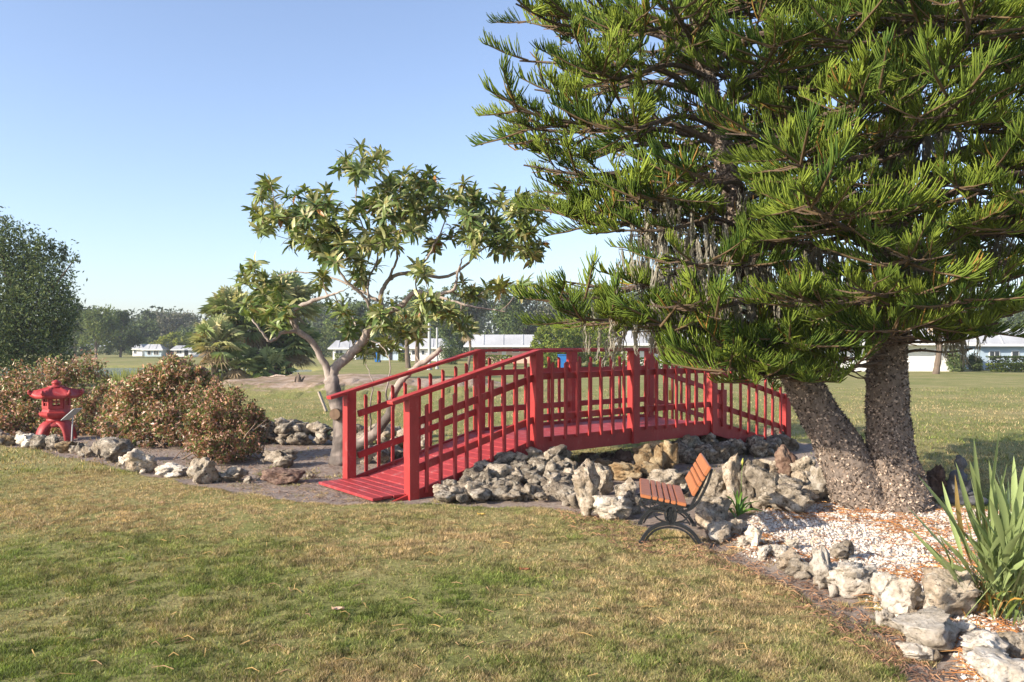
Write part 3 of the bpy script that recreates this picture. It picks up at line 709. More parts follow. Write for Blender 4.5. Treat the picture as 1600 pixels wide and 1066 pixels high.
# stones under the far end of the bridge: two walls
wl = empty('rock_wall', (3.0, 12.9, 0), 'dark rock pile wall carrying the right end of the red bridge', 'rock wall')
rr = random.Random(5)
for i in range(62):
    t = rr.uniform(.60, .99); k = rr.random(); base = A_+uu*(t*LB); q = base-nn*(rr.uniform(-.2,.5)*(1.1-k)+.05)
    zt = (zd(t*LB)-.36)*k; s = rr.uniform(.22,.42)
    o = bpy.data.objects.new('stone', rmesh('dark_rock', rr.randrange(14), 3)); C.objects.link(o); o.parent = wl
    o.location = Vector((q.x, q.y, max(0, zt-.08)-.05))-wl.location; o.scale = (s, s*.9, s*rr.uniform(.6,.95)); o.rotation_euler = (rr.uniform(-.4,.4), rr.uniform(-.4,.4), rr.uniform(0,6))
oc = empty('ochre_rock_pillar', (2.25, 12.0, 0), 'yellow ochre rocks heaped upright under the middle of the bridge', 'rock heap')
for (a, b, t, bs, Y) in ((990,1022,694,718,11.3),(992,1024,708,740,11.1),(1014,1040,697,747,11.0),(1000,1030,722,752,10.9),(1034,1058,690,742,11.5),(1012,1040,690,714,11.6)):
    z = max(0, H0-(bs-HY)/F*Y); rock(a, b, t, bs, 'ochre_rock', Y=Y, parent=oc, z0=z, name='stone', sub=3)
# left abutment pile
pile = empty('rock_pile', (-.1, 9.5, 0), 'grey rock pile stacked against the left side of the bridge', 'rock pile')
PL = [(737,743,30,21),(759,752,15,36),(784,742,36,28),(787,720,41,22),(754,727,28,14),(815,718,25,20),(837,710,25,20),(872,709,34,22),(857,716,19,16),(823,737,20,17),(842,735,22,24),(862,734,17,19),(879,729,20,15),(890,741,15,15),(806,743,20,20),(780,761,30,15),(804,760,17,15),(825,768,22,20),(842,754,22,22),(868,750,26,15),(862,763,30,24),(846,777,20,10),(800,774,28,14),(750,774,36,15),(739,762,25,16),(716,771,22,20),(720,780,18,12),(724,760,14,12),(688,766,22,13),(694,777,30,16),(881,770,42,24),(770,735,24,18),(765,744,20,20),(745,733,20,14)]
def on_slope(cx, cy, w, h, back=0, par=pile, mat=None):
    k = min(max((781-cy)/74, 0), 1); Y = 9.1+1.3*k+back; z = H0-(cy-HY)/F*Y
    W_, H_ = w/F*Y*1.16, h/F*Y*1.2
    o = bpy.data.objects.new('stone', rmesh(mat or rr.choice(['grey_rock','dark_rock','grey_rock']), rr.randrange(14), 3)); C.objects.link(o); o.parent = par
    o.location = Vector(((cx-800)/F*Y, Y+.05, z-H_/2))-par.location; o.scale = (W_, max(W_, H_)*1.0, H_); o.rotation_euler = (rr.uniform(-.15,.15), rr.uniform(-.2,.2), rr.uniform(-.5,.5)+rr.choice([0,3.14]))
for q in PL: on_slope(*q)
for i in range(70):
    cx = rr.uniform(700, 892); lim = 765-(cx-690)*.30 if cx < 850 else 712; cy = rr.uniform(lim, 778)
    on_slope(cx, cy, rr.uniform(20,34), rr.uniform(16,26), .13, mat='dark_rock')
# dark wall behind the path on the left
bw = empty('rock_wall', (-4.2, 14.6, 0), 'low dark dry rock wall behind the path left of the bridge', 'rock wall')
for i in range(58):
    px = rr.uniform(392, 536); row = rr.random(); Y = 14.5+rr.uniform(0,.4); h = rr.uniform(.13,.26); z = row*.30
    o = bpy.data.objects.new('stone', rmesh(rr.choice(['dark_rock','dark_rock','grey_rock']), rr.randrange(14), 3)); C.objects.link(o); o.parent = bw
    o.location = Vector(((px-800)/F*Y, Y+row*.2, z+hz1((px-800)/F*Y, Y)-.05))-bw.location; o.scale = (h*rr.uniform(1.1,1.8), h*1.3, h); o.rotation_euler = (rr.uniform(-.3,.3), rr.uniform(-.3,.3), rr.uniform(0,6))
fr = empty('rock_heap', (-2.3, 13.0, 0), 'loose pale rocks heaped beyond the left end of the bridge', 'rock heap')
for i in range(40):
    px = rr.uniform(548, 668); py = rr.uniform(672, 722)+max(0, 600-px)*.1; Y = min(H0*F/(py-HY), 15.5); h = rr.uniform(.14,.32)
    X_ = (px-800)/F*Y
    if (Vector((X_, Y, 0))-A_).dot(nn) < WB+.25: continue
    o = bpy.data.objects.new('stone', rmesh(rr.choice(['tan_rock','grey_rock','grey_rock','dark_rock']), rr.randrange(14), 3)); C.objects.link(o); o.parent = fr
    o.location = Vector((X_, Y, hz1(X_, Y)-.05+rr.uniform(0,.12)))-fr.location; o.scale = (h*rr.uniform(1,1.5), h*1.1, h); o.rotation_euler = (rr.uniform(-.3,.3), rr.uniform(-.3,.3), rr.uniform(0,6))
# ------------------------------------------------------------------ gravel, litter
ico = bmesh.new(); bmesh.ops.create_icosphere(ico, subdivisions=1, radius=1); ico.verts.ensure_lookup_table()
IV = np.array([v.co[:] for v in ico.verts]); IF = np.array([[v.index for v in f.verts] for f in ico.faces]); ico.free()
def randrot(n, r):
    q = norm(r.normal(size=(n,4))); a, b, c, d = q.T
    return np.stack([np.stack([1-2*(c*c+d*d), 2*(b*c-a*d), 2*(b*d+a*c)], -1), np.stack([2*(b*c+a*d), 1-2*(b*b+d*d), 2*(c*d-a*b)], -1), np.stack([2*(b*d-a*c), 2*(c*d+a*b), 1-2*(b*b+c*c)], -1)], -2)
OV = np.array([(1,0,0),(-1,0,0),(0,1,0),(0,-1,0),(0,0,1),(0,0,-1)], float)*1.15; OF = np.array([(0,2,4),(2,1,4),(1,3,4),(3,0,4),(2,0,5),(1,2,5),(3,1,5),(0,3,5)])
def pebbles():
    r = np.random.default_rng(11); n = 90000; Y = 4*(9.6/4)**r.random(n); x = Y*(.26+r.random(n)*.45)
    k = inpoly(x+(r.random(n)-.5)*.1, Y+(r.random(n)-.5)*.1, GRAVEL); x, Y = x[k], Y[k]
    k = r.random(len(x)) < .5; x, Y = x[k][:17000], Y[k][:17000]
    n = len(x); s = .007+.011*r.random(n)**1.6
    Ms = randrot(n, r)*(s[:,None]*(.6+.8*r.random((n,3))))[:,None,:]
    T = np.stack([x, Y, hz(x, Y)+s*.3], 1)
    w = r.random((n,1)); c = np.where(w < .74, np.array([[.70,.63,.56]]), np.where(w < .9, np.array([[.60,.45,.33]]), np.array([[.30,.24,.19]])))*(.75+.25*r.random((n,1)))
    V, Fc, cc = scatter(OV, OF, Ms, T, c); o = arr_mesh('white_gravel', V, Fc, M['pebble'], cc); tag(o, 'white pebble gravel with fallen pine needles under the pine trees', 'gravel', kind='stuff')
pebbles()
def litter(name, n, poly, label, ylo, yhi, cols, ln=(.04,.14), clump=0, seed=3):
    r = np.random.default_rng(seed); Y = ylo*(yhi/ylo)**r.random(n*6); x = (r.random(n*6)*2-1)*.8*Y
    k = inpoly(x, Y, poly); x, Y = x[k], Y[k]
    if clump: k = r.random(len(x)) < np.clip((fnoise(x, Y, .5, 91)-.42)*6, .04, 1); x, Y = x[k], Y[k]
    x, Y = x[:n], Y[:n]; B = Bag(); zz = hz(x, Y)
    for i in range(len(x)):
        a = r.random()*6.283; L = r.uniform(*ln); cv = r.normal()*.25; b = a+cv
        p = [(x[i], Y[i], zz[i]+.006+r.random()*.012), (x[i]+math.cos(a)*L/2, Y[i]+math.sin(a)*L/2, zz[i]+.015+r.random()*.02), (x[i]+math.cos(a)*L/2+math.cos(b)*L/2, Y[i]+math.sin(a)*L/2+math.sin(b)*L/2, zz[i]+.008)]
        V, Fc = tube(p, [.0028,.0035,.0015], 3, False); B.add(V, Fc, np.array(cols[r.integers(len(cols))])*r.uniform(.7,1.2))
    o = B.build(name, M['litter'], None); tag(o, label, 'needles', kind='stuff')
OR = [(.50,.20,.06),(.42,.19,.08),(.55,.30,.12),(.30,.15,.08)]
litter('fallen_needles', 5200, GRAVEL, 'orange brown pine needles fallen on the white gravel', 4.2, 9.5, OR, (.06,.20), 1)
NB = gp([(860,790),(960,810),(1080,855),(1150,830),(1230,880),(1300,925),(1400,980),(1540,1080),(1440,1080),(1300,990),(1200,910),(1100,880),(980,862),(900,830)])
litter('needle_mulch', 3200, NB, 'brown pine needles and bark bits on the bare soil along the stones', 4.2, 9.5, [(.22,.12,.08),(.16,.10,.07),(.34,.19,.11),(.42,.24,.13)], (.03,.12), 0, 5)
SB = gp([(0,694),(150,722),(440,776),(640,785),(560,700),(420,690),(300,700),(0,672)])
litter('soil_crumbs', 2600, SB, 'brown leaf crumbs and twigs on the bare soil bed at left', 8, 17, [(.20,.13,.10),(.28,.20,.15),(.36,.24,.16)], (.03,.12), 0, 6)
FL = gp([(0,800),(1000,800),(1400,1060),(0,1060)])
litter('lawn_litter', 170, FL, 'few dry needle twigs scattered over the front lawn', 4.2, 9, [(.45,.30,.12),(.34,.22,.12)], (.06,.16), 0, 8)
for k, (px, py, lb) in enumerate(((528,955,'pale curled dry leaf lying near the middle of the front lawn'),(252,788,'small tan fallen leaf on the lawn below the left border'),(752,806,'yellow fallen leaf on the grass below the rock pile'),(820,893,'brown fallen leaf on the lawn left of the bench'))):
    p = G(px, py); B = Bag(); n_ = 6; V = []
    for i in range(n_+1):
        t = i/n_; w = .022*math.sin(math.pi*min(max(t,.04),.97))**.7; V += [(p.x+(t-.5)*.085, p.y-w, p.z+.018+.02*(t-.5)**2*4), (p.x+(t-.5)*.085, p.y, p.z+.012), (p.x+(t-.5)*.085, p.y+w, p.z+.024)]
    Fc = [(i*3+j, (i+1)*3+j, (i+1)*3+j+1, i*3+j+1) for i in range(n_) for j in range(2)]
    B.add(V, Fc, ((.62,.42,.30),(.50,.33,.20),(.62,.42,.12),(.30,.12,.06))[k]); o = B.build('fallen_leaf', M['litter']); tag(o, lb, 'leaf')
# ------------------------------------------------------------------ the two pines
def strand_template(r, n=38, sg=3, fat=1.0):
    V = []; Fc = []; K = []; m = 0
    for i in range(n):
        y0 = .02+.43*(i/n)**.85; a = r.normal()*1.0; L = r.uniform(.11,.25)*(1.05-.2*(i/n))
        rad = np.array([math.sin(a), .0, math.cos(a)*.9+.15]); d0 = norm(np.array([rad[0]*.9, .75+.5*(i/n), rad[2]*.75])); up = np.array([rad[0]*.12, .42, .95])
        p = [np.array([0, y0, 0.])]; d = d0
        for s in range(sg):
            d = norm(d+up*.36*4/sg*.85+r.normal(size=3)*.13); p.append(p[-1]+d*L/sg)
        v, f = tube(p, np.interp(np.linspace(0,1,sg+1), [0,.3,.75,1], [.0043,.0066,.0066,.003])*fat, 3, False)
        V.append(v); Fc.append(f+m); m += len(v)
        b = r.random(); K.append(np.full((len(v),1), 1.0)*np.array([[b, r.random(), 0]]))
        K[-1][:,2] = np.repeat(np.linspace(0,1,sg+1), 3)
    v, f = tube([(0,-.06,0),(0,.2,-.01),(0,.46,.01)], [.012,.010,.005], 4, False); V.append(v); Fc.append(f+m); K.append(np.full((len(v),3), -1.))
    return np.vstack(V), np.vstack(Fc), np.vstack(K)
TP = [strand_template(np.random.default_rng(50+i)) for i in range(6)]+[strand_template(np.random.default_rng(80+i), 19, 2, 1.6) for i in range(3)]
def barked(name, path, radii, parent, n=60, sides=28, flakes=5000, seed=1, fl=(.012,.028)):
    r = np.random.default_rng(seed); p = spline([tuple(a)+(b,) for a, b in zip(path, radii)], n)
    V, Fc = tube(p[:, :3], p[:, 3], sides, True); V = V.copy()
    c = np.repeat(p[:, :3], sides, axis=0)
    for i in range(n*sides):
        q = Vector(V[i]); d = V[i]-c[i]; V[i] += d*(mnoise.noise(q*5)*.10+mnoise.noise(q*13)*.07+mnoise.noise(Vector((q.x*4,q.y*4,q.z*1.3)))*.07)
    col = np.ones((len(V),3)); B = Bag(); B.add(V, Fc)
    # flakes of bark
    m = flakes; ii = r.integers(0, n-3, m); jj = r.integers(0, sides, m); t = r.random(m)[:,None]
    a = V[ii*sides+jj]*(1-t)+V[(ii+1)*sides+jj]*t; b = V[ii*sides+(jj+1) % sides]*(1-t)+V[(ii+1)*sides+(jj+1) % sides]*t; s = r.random(m)[:,None]; pos = a*(1-s)+b*s
    cen = c[ii*sides]; out = norm(pos-cen); sz = r.uniform(*fl, m)[:,None]
    ax = norm(np.cross(out, r.normal(size=(m,3)))); ay = np.cross(out, ax); lift = out*sz*r.uniform(.05,.9,m)[:,None]
    q0 = pos-ax*sz*.5; q1 = pos+ay*sz*.35; q2 = pos+ax*sz*.6+lift; q3 = pos-ay*sz*.35
    W_ = np.stack([q0,q1,q2,q3],1).reshape(-1,3); k = np.arange(m)*4
    F4 = np.stack([k,k+1,k+2,k+3],1); g_ = r.random(m); gc = np.where(g_[:,None] < .22, np.array([[3.0,2.95,2.8]]), np.where(g_[:,None] < .6, np.array([[1.2,1.1,1.0]]), np.array([[.35,.31,.28]])))*r.uniform(.75,1.15,(m,1))
    B.add(W_, F4, np.repeat(gc, 4, 0))
    o = B.build(name, M['bark_pine'], parent, False); return p
def clip_left(px, py):          # open sky left of the crown, in bearing and height
    lim = np.interp(py, [-700,-300,0,60,200,300,360,430,500,560], [900,830,815,812,795,815,880,870,850,1060]); return px > lim-6
class Crown:
    def __init__(s, tree, trunk, seed):
        s.tree = tree; s.tr = trunk; s.r = np.random.default_rng(seed); s.ax = []; s.pos = []; s.up = []; s.sc = []; s.limbs = Bag(); s.n = 0; s.lod = []
    def at(s, z):
        return np.array([np.interp(z, s.tr[:,2], s.tr[:,i]) for i in range(4)])
    def spray(s, p, d, sc=1.0):
        q = p; px = 800+F*q[0]/q[1]; py = HY-(q[2]-H0)*F/q[1]
        if not clip_left(px, py): return
        if q[1] < 5.6 and px < 1750: return
        # keep trunks and bridge readable where branches end above them
        lim = np.interp(px, [850,1000,1050,1080,1180,1330,1352,1440,1480,1600,1700], [520,512,545,582,602,592,535,525,540,552,560])
        if py > lim-2+s.r.normal()*6: return
        # airy places in the crown
        for gx_, gy_, ga, gb, pr in ((850,100,32,50,.8),(855,237,52,13,.9),(935,402,75,38,.95),(870,395,40,40,1),(1050,395,80,75,.6),(1140,265,45,40,.75),(1000,235,50,30,.5),(1290,395,70,45,.65),(1410,235,70,50,.7),(1460,400,70,35,.5),(960,165,50,25,.5),(1060,130,40,25,.5),(1240,200,60,25,.4),(1340,300,50,25,.4),(1180,440,60,40,.5)):
            if ((px-gx_)/ga)**2+((py-16-gy_)/gb)**2 < 1 and s.r.random() < pr*(1 if q[1] < 9.6 else .6): return
        if (py < -140 or px > 1720) and s.r.random() < .5: return
        s.lod.append(q[1] > 9.1 or py < -60 or px > 1650)
        s.pos.append(p); s.ax.append(d); s.up.append(np.array([0,0,1.])+s.r.normal(size=3)*.38); s.sc.append(sc*s.r.uniform(.65,1.2))
    def limb(s, z0, tip, rise=.25, dens=1.0, r0=None, bare=.32):
        a = s.at(z0); p0 = a[:3]; tip = np.array(tip, float); L = np.linalg.norm(tip-p0); d = (tip-p0)/L; hz_ = norm(np.array([d[0], d[1], 0]))
        m1 = p0+(tip-p0)*.33+np.array([0,0,rise*L*.25]); m2 = p0+(tip-p0)*.7+np.array([0,0,rise*L*.05-.07*L*.3])
        sd = np.cross(hz_, [0,0,1.]); m1 += sd*s.r.normal()*.06*L; m2 += sd*s.r.normal()*.09*L
        rr_ = r0 or max(.022, .018*L); pp = spline([tuple(p0)+(rr_,), tuple(m1)+(rr_*.75,), tuple(m2)+(rr_*.5,), tuple(tip)+(.010,)], 16)
        V, Fc = tube(pp[:, :3], pp[:, 3], 5, False); s.limbs.add(V, Fc, (.6,.55,.5))
        T = norm(np.gradient(pp[:, :3], axis=0)); s.spray(pp[-1,:3]-T[-1]*.25, T[-1]+np.array([0,0,.25]), 1.1); s.n += 1
        st = bare*L
        while st < L*.97:
            f = st/L*15; i = min(int(f), 14); q = pp[i,:3]*(1-f+i)+pp[i+1,:3]*(f-i); t = T[i]
            for sg in (-1, 1):
                an = R(s.r.uniform(38, 68))*sg; l = (.18+.62*(1-st/L)*min(1, st/L*2.2))*s.r.uniform(.7,1.25)*min(1.25, L/2.1)
                sd_ = np.array([t[0]*math.cos(an)-t[1]*math.sin(an), t[0]*math.sin(an)+t[1]*math.cos(an), t[2]*.5+s.r.normal()*.16]); sd_ = norm(sd_)
                e = q+sd_*l+np.array([0,0,-.03*l])
                V, Fc = tube([q, (q+e)/2+np.array([0,0,-.02]), e], [.010,.008,.006], 3, False); s.limbs.add(V, Fc, (.6,.5,.4))
                k = l*.35 if s.r.random() < .45 else l*.8
                while k < l:
                    s.spray(q+sd_*k, norm(sd_+np.array([0,0,.22])+s.r.normal(size=3)*.25), 1.05); k += .30/dens
                if s.r.random() < .22: s.spray(q+sd_*l*.5, norm(np.array([t[0], t[1], .35])+s.r.normal(size=3)*.2), .8)
            if s.r.random() < .45: s.spray(q, norm(t+np.array([0,0,.3])+s.r.normal(size=3)*.2), .85)
            st += s.r.uniform(.20,.36)/dens
        return pp
    def build(s):
        s.limbs.build('branches', M['bark_pine'], s.tree)
        pos = np.array(s.pos); M3 = frames(np.array(s.ax), np.array(s.up))*np.array(s.sc)[:,None,None]
        # frames(): side, axis, normal
        ch = np.where(np.array(s.lod), s.r.integers(6, 9, len(pos)), s.r.integers(0, 6, len(pos))); Vs=[]; Fs=[]; Cs=[]; m = 0
        for k, (tv, tf, kk) in enumerate(TP):
            I = np.where(ch == k)[0]
            if not len(I): continue
            V, Fc, _ = scatter(tv, tf, M3[I], pos[I], np.ones((len(I),3)))
            K = np.tile(kk, (len(I),1)); tone = np.repeat(s.r.random(len(I)), len(tv))[:,None]; old = np.repeat(s.r.random(len(I)), len(tv))[:,None]
            g0 = np.array([[.045,.095,.016]]); g1 = np.array([[.27,.34,.045]]); mixv = np.clip(.12+.75*tone**1.3+.35*(K[:,0:1]-.5)+.25*(K[:,2:3]-.4), 0, 1)
            c = g0*(1-mixv)+g1*mixv; dead = (K[:,1:2] > .985)|((K[:,1:2] > .75)&(old > .955)); c = np.where(dead, np.array([[.36,.21,.05]]), c); c = np.where(K[:,0:1] < 0, np.array([[.16,.11,.06]]), c)
            Vs.append(V); Fs.append(Fc+m); Cs.append(c); m += len(V)
        arr_mesh('crown', np.vstack(Vs), np.vstack(Fs), M['pine_leaf'], np.vstack(Cs), True, s.tree)
        print('pine sprays', len(pos), 'tris', sum(len(f) for f in Fs))
t1 = empty('pine_tree', (0,0,0), 'pine tree with its thick trunk leaning left over the end of the red bridge', 'tree')
t2 = empty('pine_tree', (0,0,0), 'pine tree with upright straight trunk at right behind the white gravel', 'tree')
T1 = [(1362,800),(1340,760),(1300,680),(1248,590),(1195,480),(1162,380),(1140,280),(1118,180),(1098,80),(1080,-60),(1066,-230)]
T2 = [(1402,806),(1400,765),(1390,690),(1386,580),(1392,450),(1400,330),(1408,200),(1412,60),(1415,-120),(1418,-330)]
tr1 = barked('trunk', [P(a, b, 8.95) for a, b in T1], [.40,.31,.235,.195,.165,.145,.12,.10,.085,.06,.02], t1, seed=1, flakes=16000, fl=(.014,.04))
tr2 = barked('trunk', [P(a, b, 8.85) for a, b in T2], [.41,.32,.235,.21,.19,.17,.15,.12,.09,.03], t2, seed=2, flakes=17000, fl=(.014,.04))
c1 = Crown(t1, tr1, 21); c2 = Crown(t2, tr2, 22)
def zof(py, Y=8.9): return H0-(py-HY)/F*Y
# traced limbs of the leaning tree: (trunk height as image row, tip x, y, depth)
for ty, x, y, Y in ((55,806,6,8.7),(90,845,40,9.6),(160,812,95,8.5),(150,835,140,9.4),(215,790,196,8.9),(225,800,170,8.3),(250,830,232,9.7),(300,818,258,8.8),(280,870,300,9.3),(330,850,330,8.9),(330,905,350,8.4),
                    (380,895,330,9.6),(430,862,470,8.7),(470,880,440,9.2),(480,900,500,8.0),(500,960,480,8.3),(470,1000,440,9.8),(520,1010,505,7.7),(540,1120,540,7.6),(560,1180,545,7.9),
                    (360,960,360,8.0),(300,1000,300,7.4),(200,960,190,7.4),(120,930,110,7.5),(60,960,40,7.6),(500,1050,470,7.0),(440,1040,400,7.3),(20,900,-30,8.9),(350,1000,390,10.6),(220,980,240,10.8),(90,960,70,10.8)):
    c1.limb(zof(ty), P(x, y, Y))
# low branches that hang in front of the trunks
for cr, ty, x, y, Y in ((c1,560,1235,535,7.7),(c1,545,1150,548,7.9),(c2,560,1275,535,7.9),(c2,540,1330,520,7.6),(c2,520,1440,500,7.5),(c2,530,1560,505,7.6),(c2,545,1620,470,7.7),(c2,500,1500,470,7.0),(c2,470,1580,430,7.4),(c2,480,1330,450,6.9),(c2,420,1420,400,6.7),(c2,470,1240,470,7.2),
                        (c2,560,1520,545,8.6),(c2,440,1660,400,8.0),(c2,380,1560,340,6.9),(c2,350,1300,330,6.7),(c2,400,1220,370,7.3)):
    cr.limb(zof(ty), P(x, y, Y))
for ty, x, y, Y in ((150,1480,100,7.0),(60,1540,30,7.2),(230,1560,190,7.1),(300,1600,260,7.4),(330,1480,290,6.8),(200,1330,160,7.0),(100,1270,60,7.1),(280,1240,240,7.2),(380,1640,340,7.9),(120,1620,90,8.0),(20,1400,-30,7.2),(200,1680,180,8.8),(60,1700,40,8.6)):
    c2.limb(zof(ty), P(x, y, Y))
# drooping skirt over the bridge end
for cr, ty, x, y, Y in ((c1,565,1085,566,7.7),(c1,570,1130,578,7.6),(c1,575,1175,584,7.7),(c1,575,1215,586,7.8),(c2,575,1262,584,7.9),(c2,570,1305,578,7.8),(c2,560,1340,556,7.9),(c1,540,1060,552,8.0),(c2,540,1400,515,7.4),(c2,545,1480,525,7.9)):
    cr.limb(zof(ty), P(x, y, Y), rise=.10, bare=.45)
# whorls
for cr, zs_, rad, ph in ((c1, np.arange(2.9, 7.0, .5), 1.9, .3), (c2, np.arange(2.7, 8.3, .5), 2.6, 1.1)):
    for z in zs_:
        nb = 5 if cr is c1 else 6; ph += .8; L = rad*(1.02-.09*max(0, z-5))*cr.r.uniform(.85,1.1)
        for k in range(nb):
            a = ph+k*6.283/nb+cr.r.normal()*.12; b = cr.at(z); tip = b[:3]+np.array([math.cos(a)*L, math.sin(a)*L, .12*L+cr.r.normal()*.1])
            px = 800+F*tip[0]/tip[1]
            if cr is c1 and math.cos(a) < -.5: continue
            if cr is c2 and tip[0] > 9.4: continue
            cr.limb(z, tip, dens=1.0 if cr is c1 else 1.12)
c1.build(); c2.build()
def moss(tree, blobs, seed, n=26):
    r = np.random.default_rng(seed); B = Bag()
    for px, py, w, ln, Y in blobs:
        for i in range(int(n*w/40)):
            x = px+r.normal()*w/2; y = py+r.normal()*14; Yd = Y+r.normal()*.25; p = np.array(P(x, y, Yd)); L = ln/F*Y*r.uniform(.3,1.1); m = 6
            pts = [p]
            for k in range(m): pts.append(pts[-1]+np.array([r.normal()*.012, r.normal()*.012, -L/m]))
            for q in range(5):
                off = r.normal(size=3)*.012; ra = np.array([.003,.005,.006,.0055,.005,.004,.002])*r.uniform(.7,1.4)
                wv = [pp+off+r.normal(size=3)*.010 for pp in pts]; V, Fc = tube(wv, ra, 3, False); B.add(V, Fc, np.array([.42,.39,.32])*r.uniform(.6,1.15))
    B.build('hanging_moss', M['moss'], tree)
moss(t1, [(1030,350,50,110,8.5),(1060,400,60,120,8.4),(1100,370,50,90,8.4),(1085,440,60,110,8.6),(1130,470,50,80,8.3),(1190,420,50,90,8.6),(1150,300,30,70,8.9),(1210,500,50,60,8.7),(980,500,60,50,8.3),(1040,300,30,60,8.8)], 5)
moss(t2, [(1260,400,60,110,8.7),(1310,390,60,120,8.5),(1350,420,50,90,8.6),(1290,430,60,90,8.4),(1380,200,40,80,8.6),(1420,210,50,90,8.6),(1470,190,40,90,8.6),(1450,380,60,100,8.5),(1510,380,50,90,8.6),(1400,370,50,80,8.4),(1500,500,50,60,8.5),(1560,380,40,80,8.6)], 6)
# ------------------------------------------------------------------ loquat-like tree
mt = empty('broadleaf_tree', (0,0,0), 'crooked broad leaved tree with pale forked trunk standing behind the left end of the bridge', 'tree')
YT = 12.3
def lp(a, b): return (340+a/2.665, 220+b/2.665)
SK = [ # (points in photo pixels with depth, radii)
 ([(531,725,12.3),(534,690,12.3),(532,650,12.3),(522,615,12.3),(517,590,12.3)], [.22,.165,.15,.145,.14]),
 ([(517,600,12.3),(509,572,12.3),(488,535,12.2),(466,517,12.1),(456,498,12.1),(462,483,12.1),(490,470,12.0),(515,462,11.9),(540,452,11.7)], [.11,.085,.072,.07,.06,.055,.045,.028,.010]),
 ([(466,517,12.1),(441,520,11.9),(423,533,11.8),(407,516,11.7),(394,500,11.7)], [.05,.04,.032,.024,.015]),
 ([(517,600,12.3),(522,578,12.35),(543,558,12.4),(565,535,12.4),(584,501,12.4),(599,488,12.4)], [.14,.125,.115,.105,.095,.09]),
 ([(599,488,12.4),(625,479,12.3),(648,458,12.2),(678,460,12.1),(708,453,12.0),(715,430,12.0),(722,405,12.0)], [.08,.07,.055,.045,.035,.028,.016]),
 ([(678,460,12.1),(712,472,11.9),(745,480,11.8),(790,486,11.6)], [.035,.028,.02,.01]),
 ([(599,488,12.4),(595,462,12.5),(604,443,12.6),(620,430,12.7),(651,426,12.8),(689,434,12.9),(723,419,13.0),(745,396,13.1),(765,384,13.1)], [.06,.055,.05,.047,.043,.04,.034,.026,.015]),
 ([(584,501,12.4),(577,479,12.2),(565,460,12.1),(543,441,12.0),(520,408,11.9),(500,390,11.8)], [.045,.04,.036,.03,.022,.012]),
 ([(590,470,12.5),(560,452,12.7),(520,435,12.9),(470,425,13.0),(435,430,13.1)], [.04,.032,.024,.017,.009]),
 ([(604,443,12.6),(618,410,12.6),(621,370,12.6),(610,340,12.6),(585,320,12.6)], [.035,.028,.022,.017,.010]),
 ([(577,479,12.2),(575,440,12.6),(590,400,12.8),(565,351,12.9),(556,300,12.9),(562,270,12.9)], [.03,.026,.022,.018,.012,.007]),
 ([(651,426,12.8),(672,396,12.5),(690,360,12.4),(700,330,12.4)], [.028,.022,.017,.010]),
 ([(540,706,12.25),(580,682,12.0),(606,650,11.9),(618,610,11.8),(640,582,11.7),(668,562,11.6),(690,545,11.6)], [.11,.10,.085,.07,.065,.062,.055]),
 ([(606,650,11.9),(604,610,12.0),(610,575,12.1),(600,545,12.2),(575,530,12.3)], [.022,.018,.014,.012,.008]),
 ([(580,682,12.0),(578,640,11.8),(582,600,11.8),(572,570,11.9)], [.018,.014,.012,.008]),
 ([(548,560,12.4),(556,520,12.6),(548,490,12.8),(530,470,12.9)], [.03,.024,.018,.010]),
]
B = Bag(); nodes = []
for pts, rad in SK:
    sp_ = spline([tuple(P(*q))+(r_,) for q, r_ in zip(pts, rad)], len(pts)*5)
    for i in range(len(sp_)): sp_[i,:3] += rng.normal(size=3)*.006
    sp_[:, 3] *= np.where(sp_[:, 2] > 1.3, .66, .82)
    V, Fc = tube(sp_[:, :3], sp_[:, 3], 10, True)
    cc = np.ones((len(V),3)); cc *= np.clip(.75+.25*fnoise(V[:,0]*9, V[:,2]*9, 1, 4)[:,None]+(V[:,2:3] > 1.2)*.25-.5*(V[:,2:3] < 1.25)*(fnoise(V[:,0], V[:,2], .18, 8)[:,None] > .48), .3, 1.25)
    B.add(V, Fc, cc); 
    if pts[0][1] < 640 or True: nodes += [(sp_[i,:3], sp_[i,3]) for i in range(0, len(sp_), 2) if sp_[i,2] > 1.5 and sp_[i,3] < .09]
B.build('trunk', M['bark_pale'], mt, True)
sc_ = P(527,648,12.13); kn = Bag(); V, Fc = tube([sc_+Vector((-.02,.03,0)), sc_+Vector((-.03,-.05,.01))], [.095,.085], 14, True); kn.add(V, Fc, (.55,.42,.3)); kn.build('cut_scar', M['bark_pale'], mt)
BL = [(200,220,50),(200,290,60),(190,370,35),(290,290,65),(360,260,55),(440,250,45),(380,350,80),(470,330,60),(330,400,45),(430,420,60),(520,400,60),(500,480,50),(600,430,60),(560,520,45),(620,540,50),
 (600,80,60),(680,80,35),(540,120,45),(700,210,60),(650,290,60),(760,250,75),(820,160,50),(870,170,45),(820,300,75),(720,360,60),(800,370,40),(900,230,60),(960,260,50),(1040,230,55),(1080,290,70),(1060,360,60),(1150,350,70),(1200,260,55),(1260,280,60),(1345,260,45),(1300,340,60),(1240,420,60),(1310,420,45),(1290,500,32),(1180,430,50),(1060,430,40),(1000,390,35),(900,430,35),
 (150,520,32),(100,580,32),(160,600,45),(230,620,55),(160,680,55),(240,690,55),(260,740,45),(180,740,35),(450,590,35),(500,700,35),(560,770,50),(700,730,55),(760,790,55),(880,700,55),(960,730,45),(1040,770,40),(840,780,45),(640,850,45),(1090,640,40),(1180,620,35),(1030,620,35),(1270,600,22),(840,540,40),(720,430,50),(650,400,50),(560,320,30),(700,860,40)]
ros = []
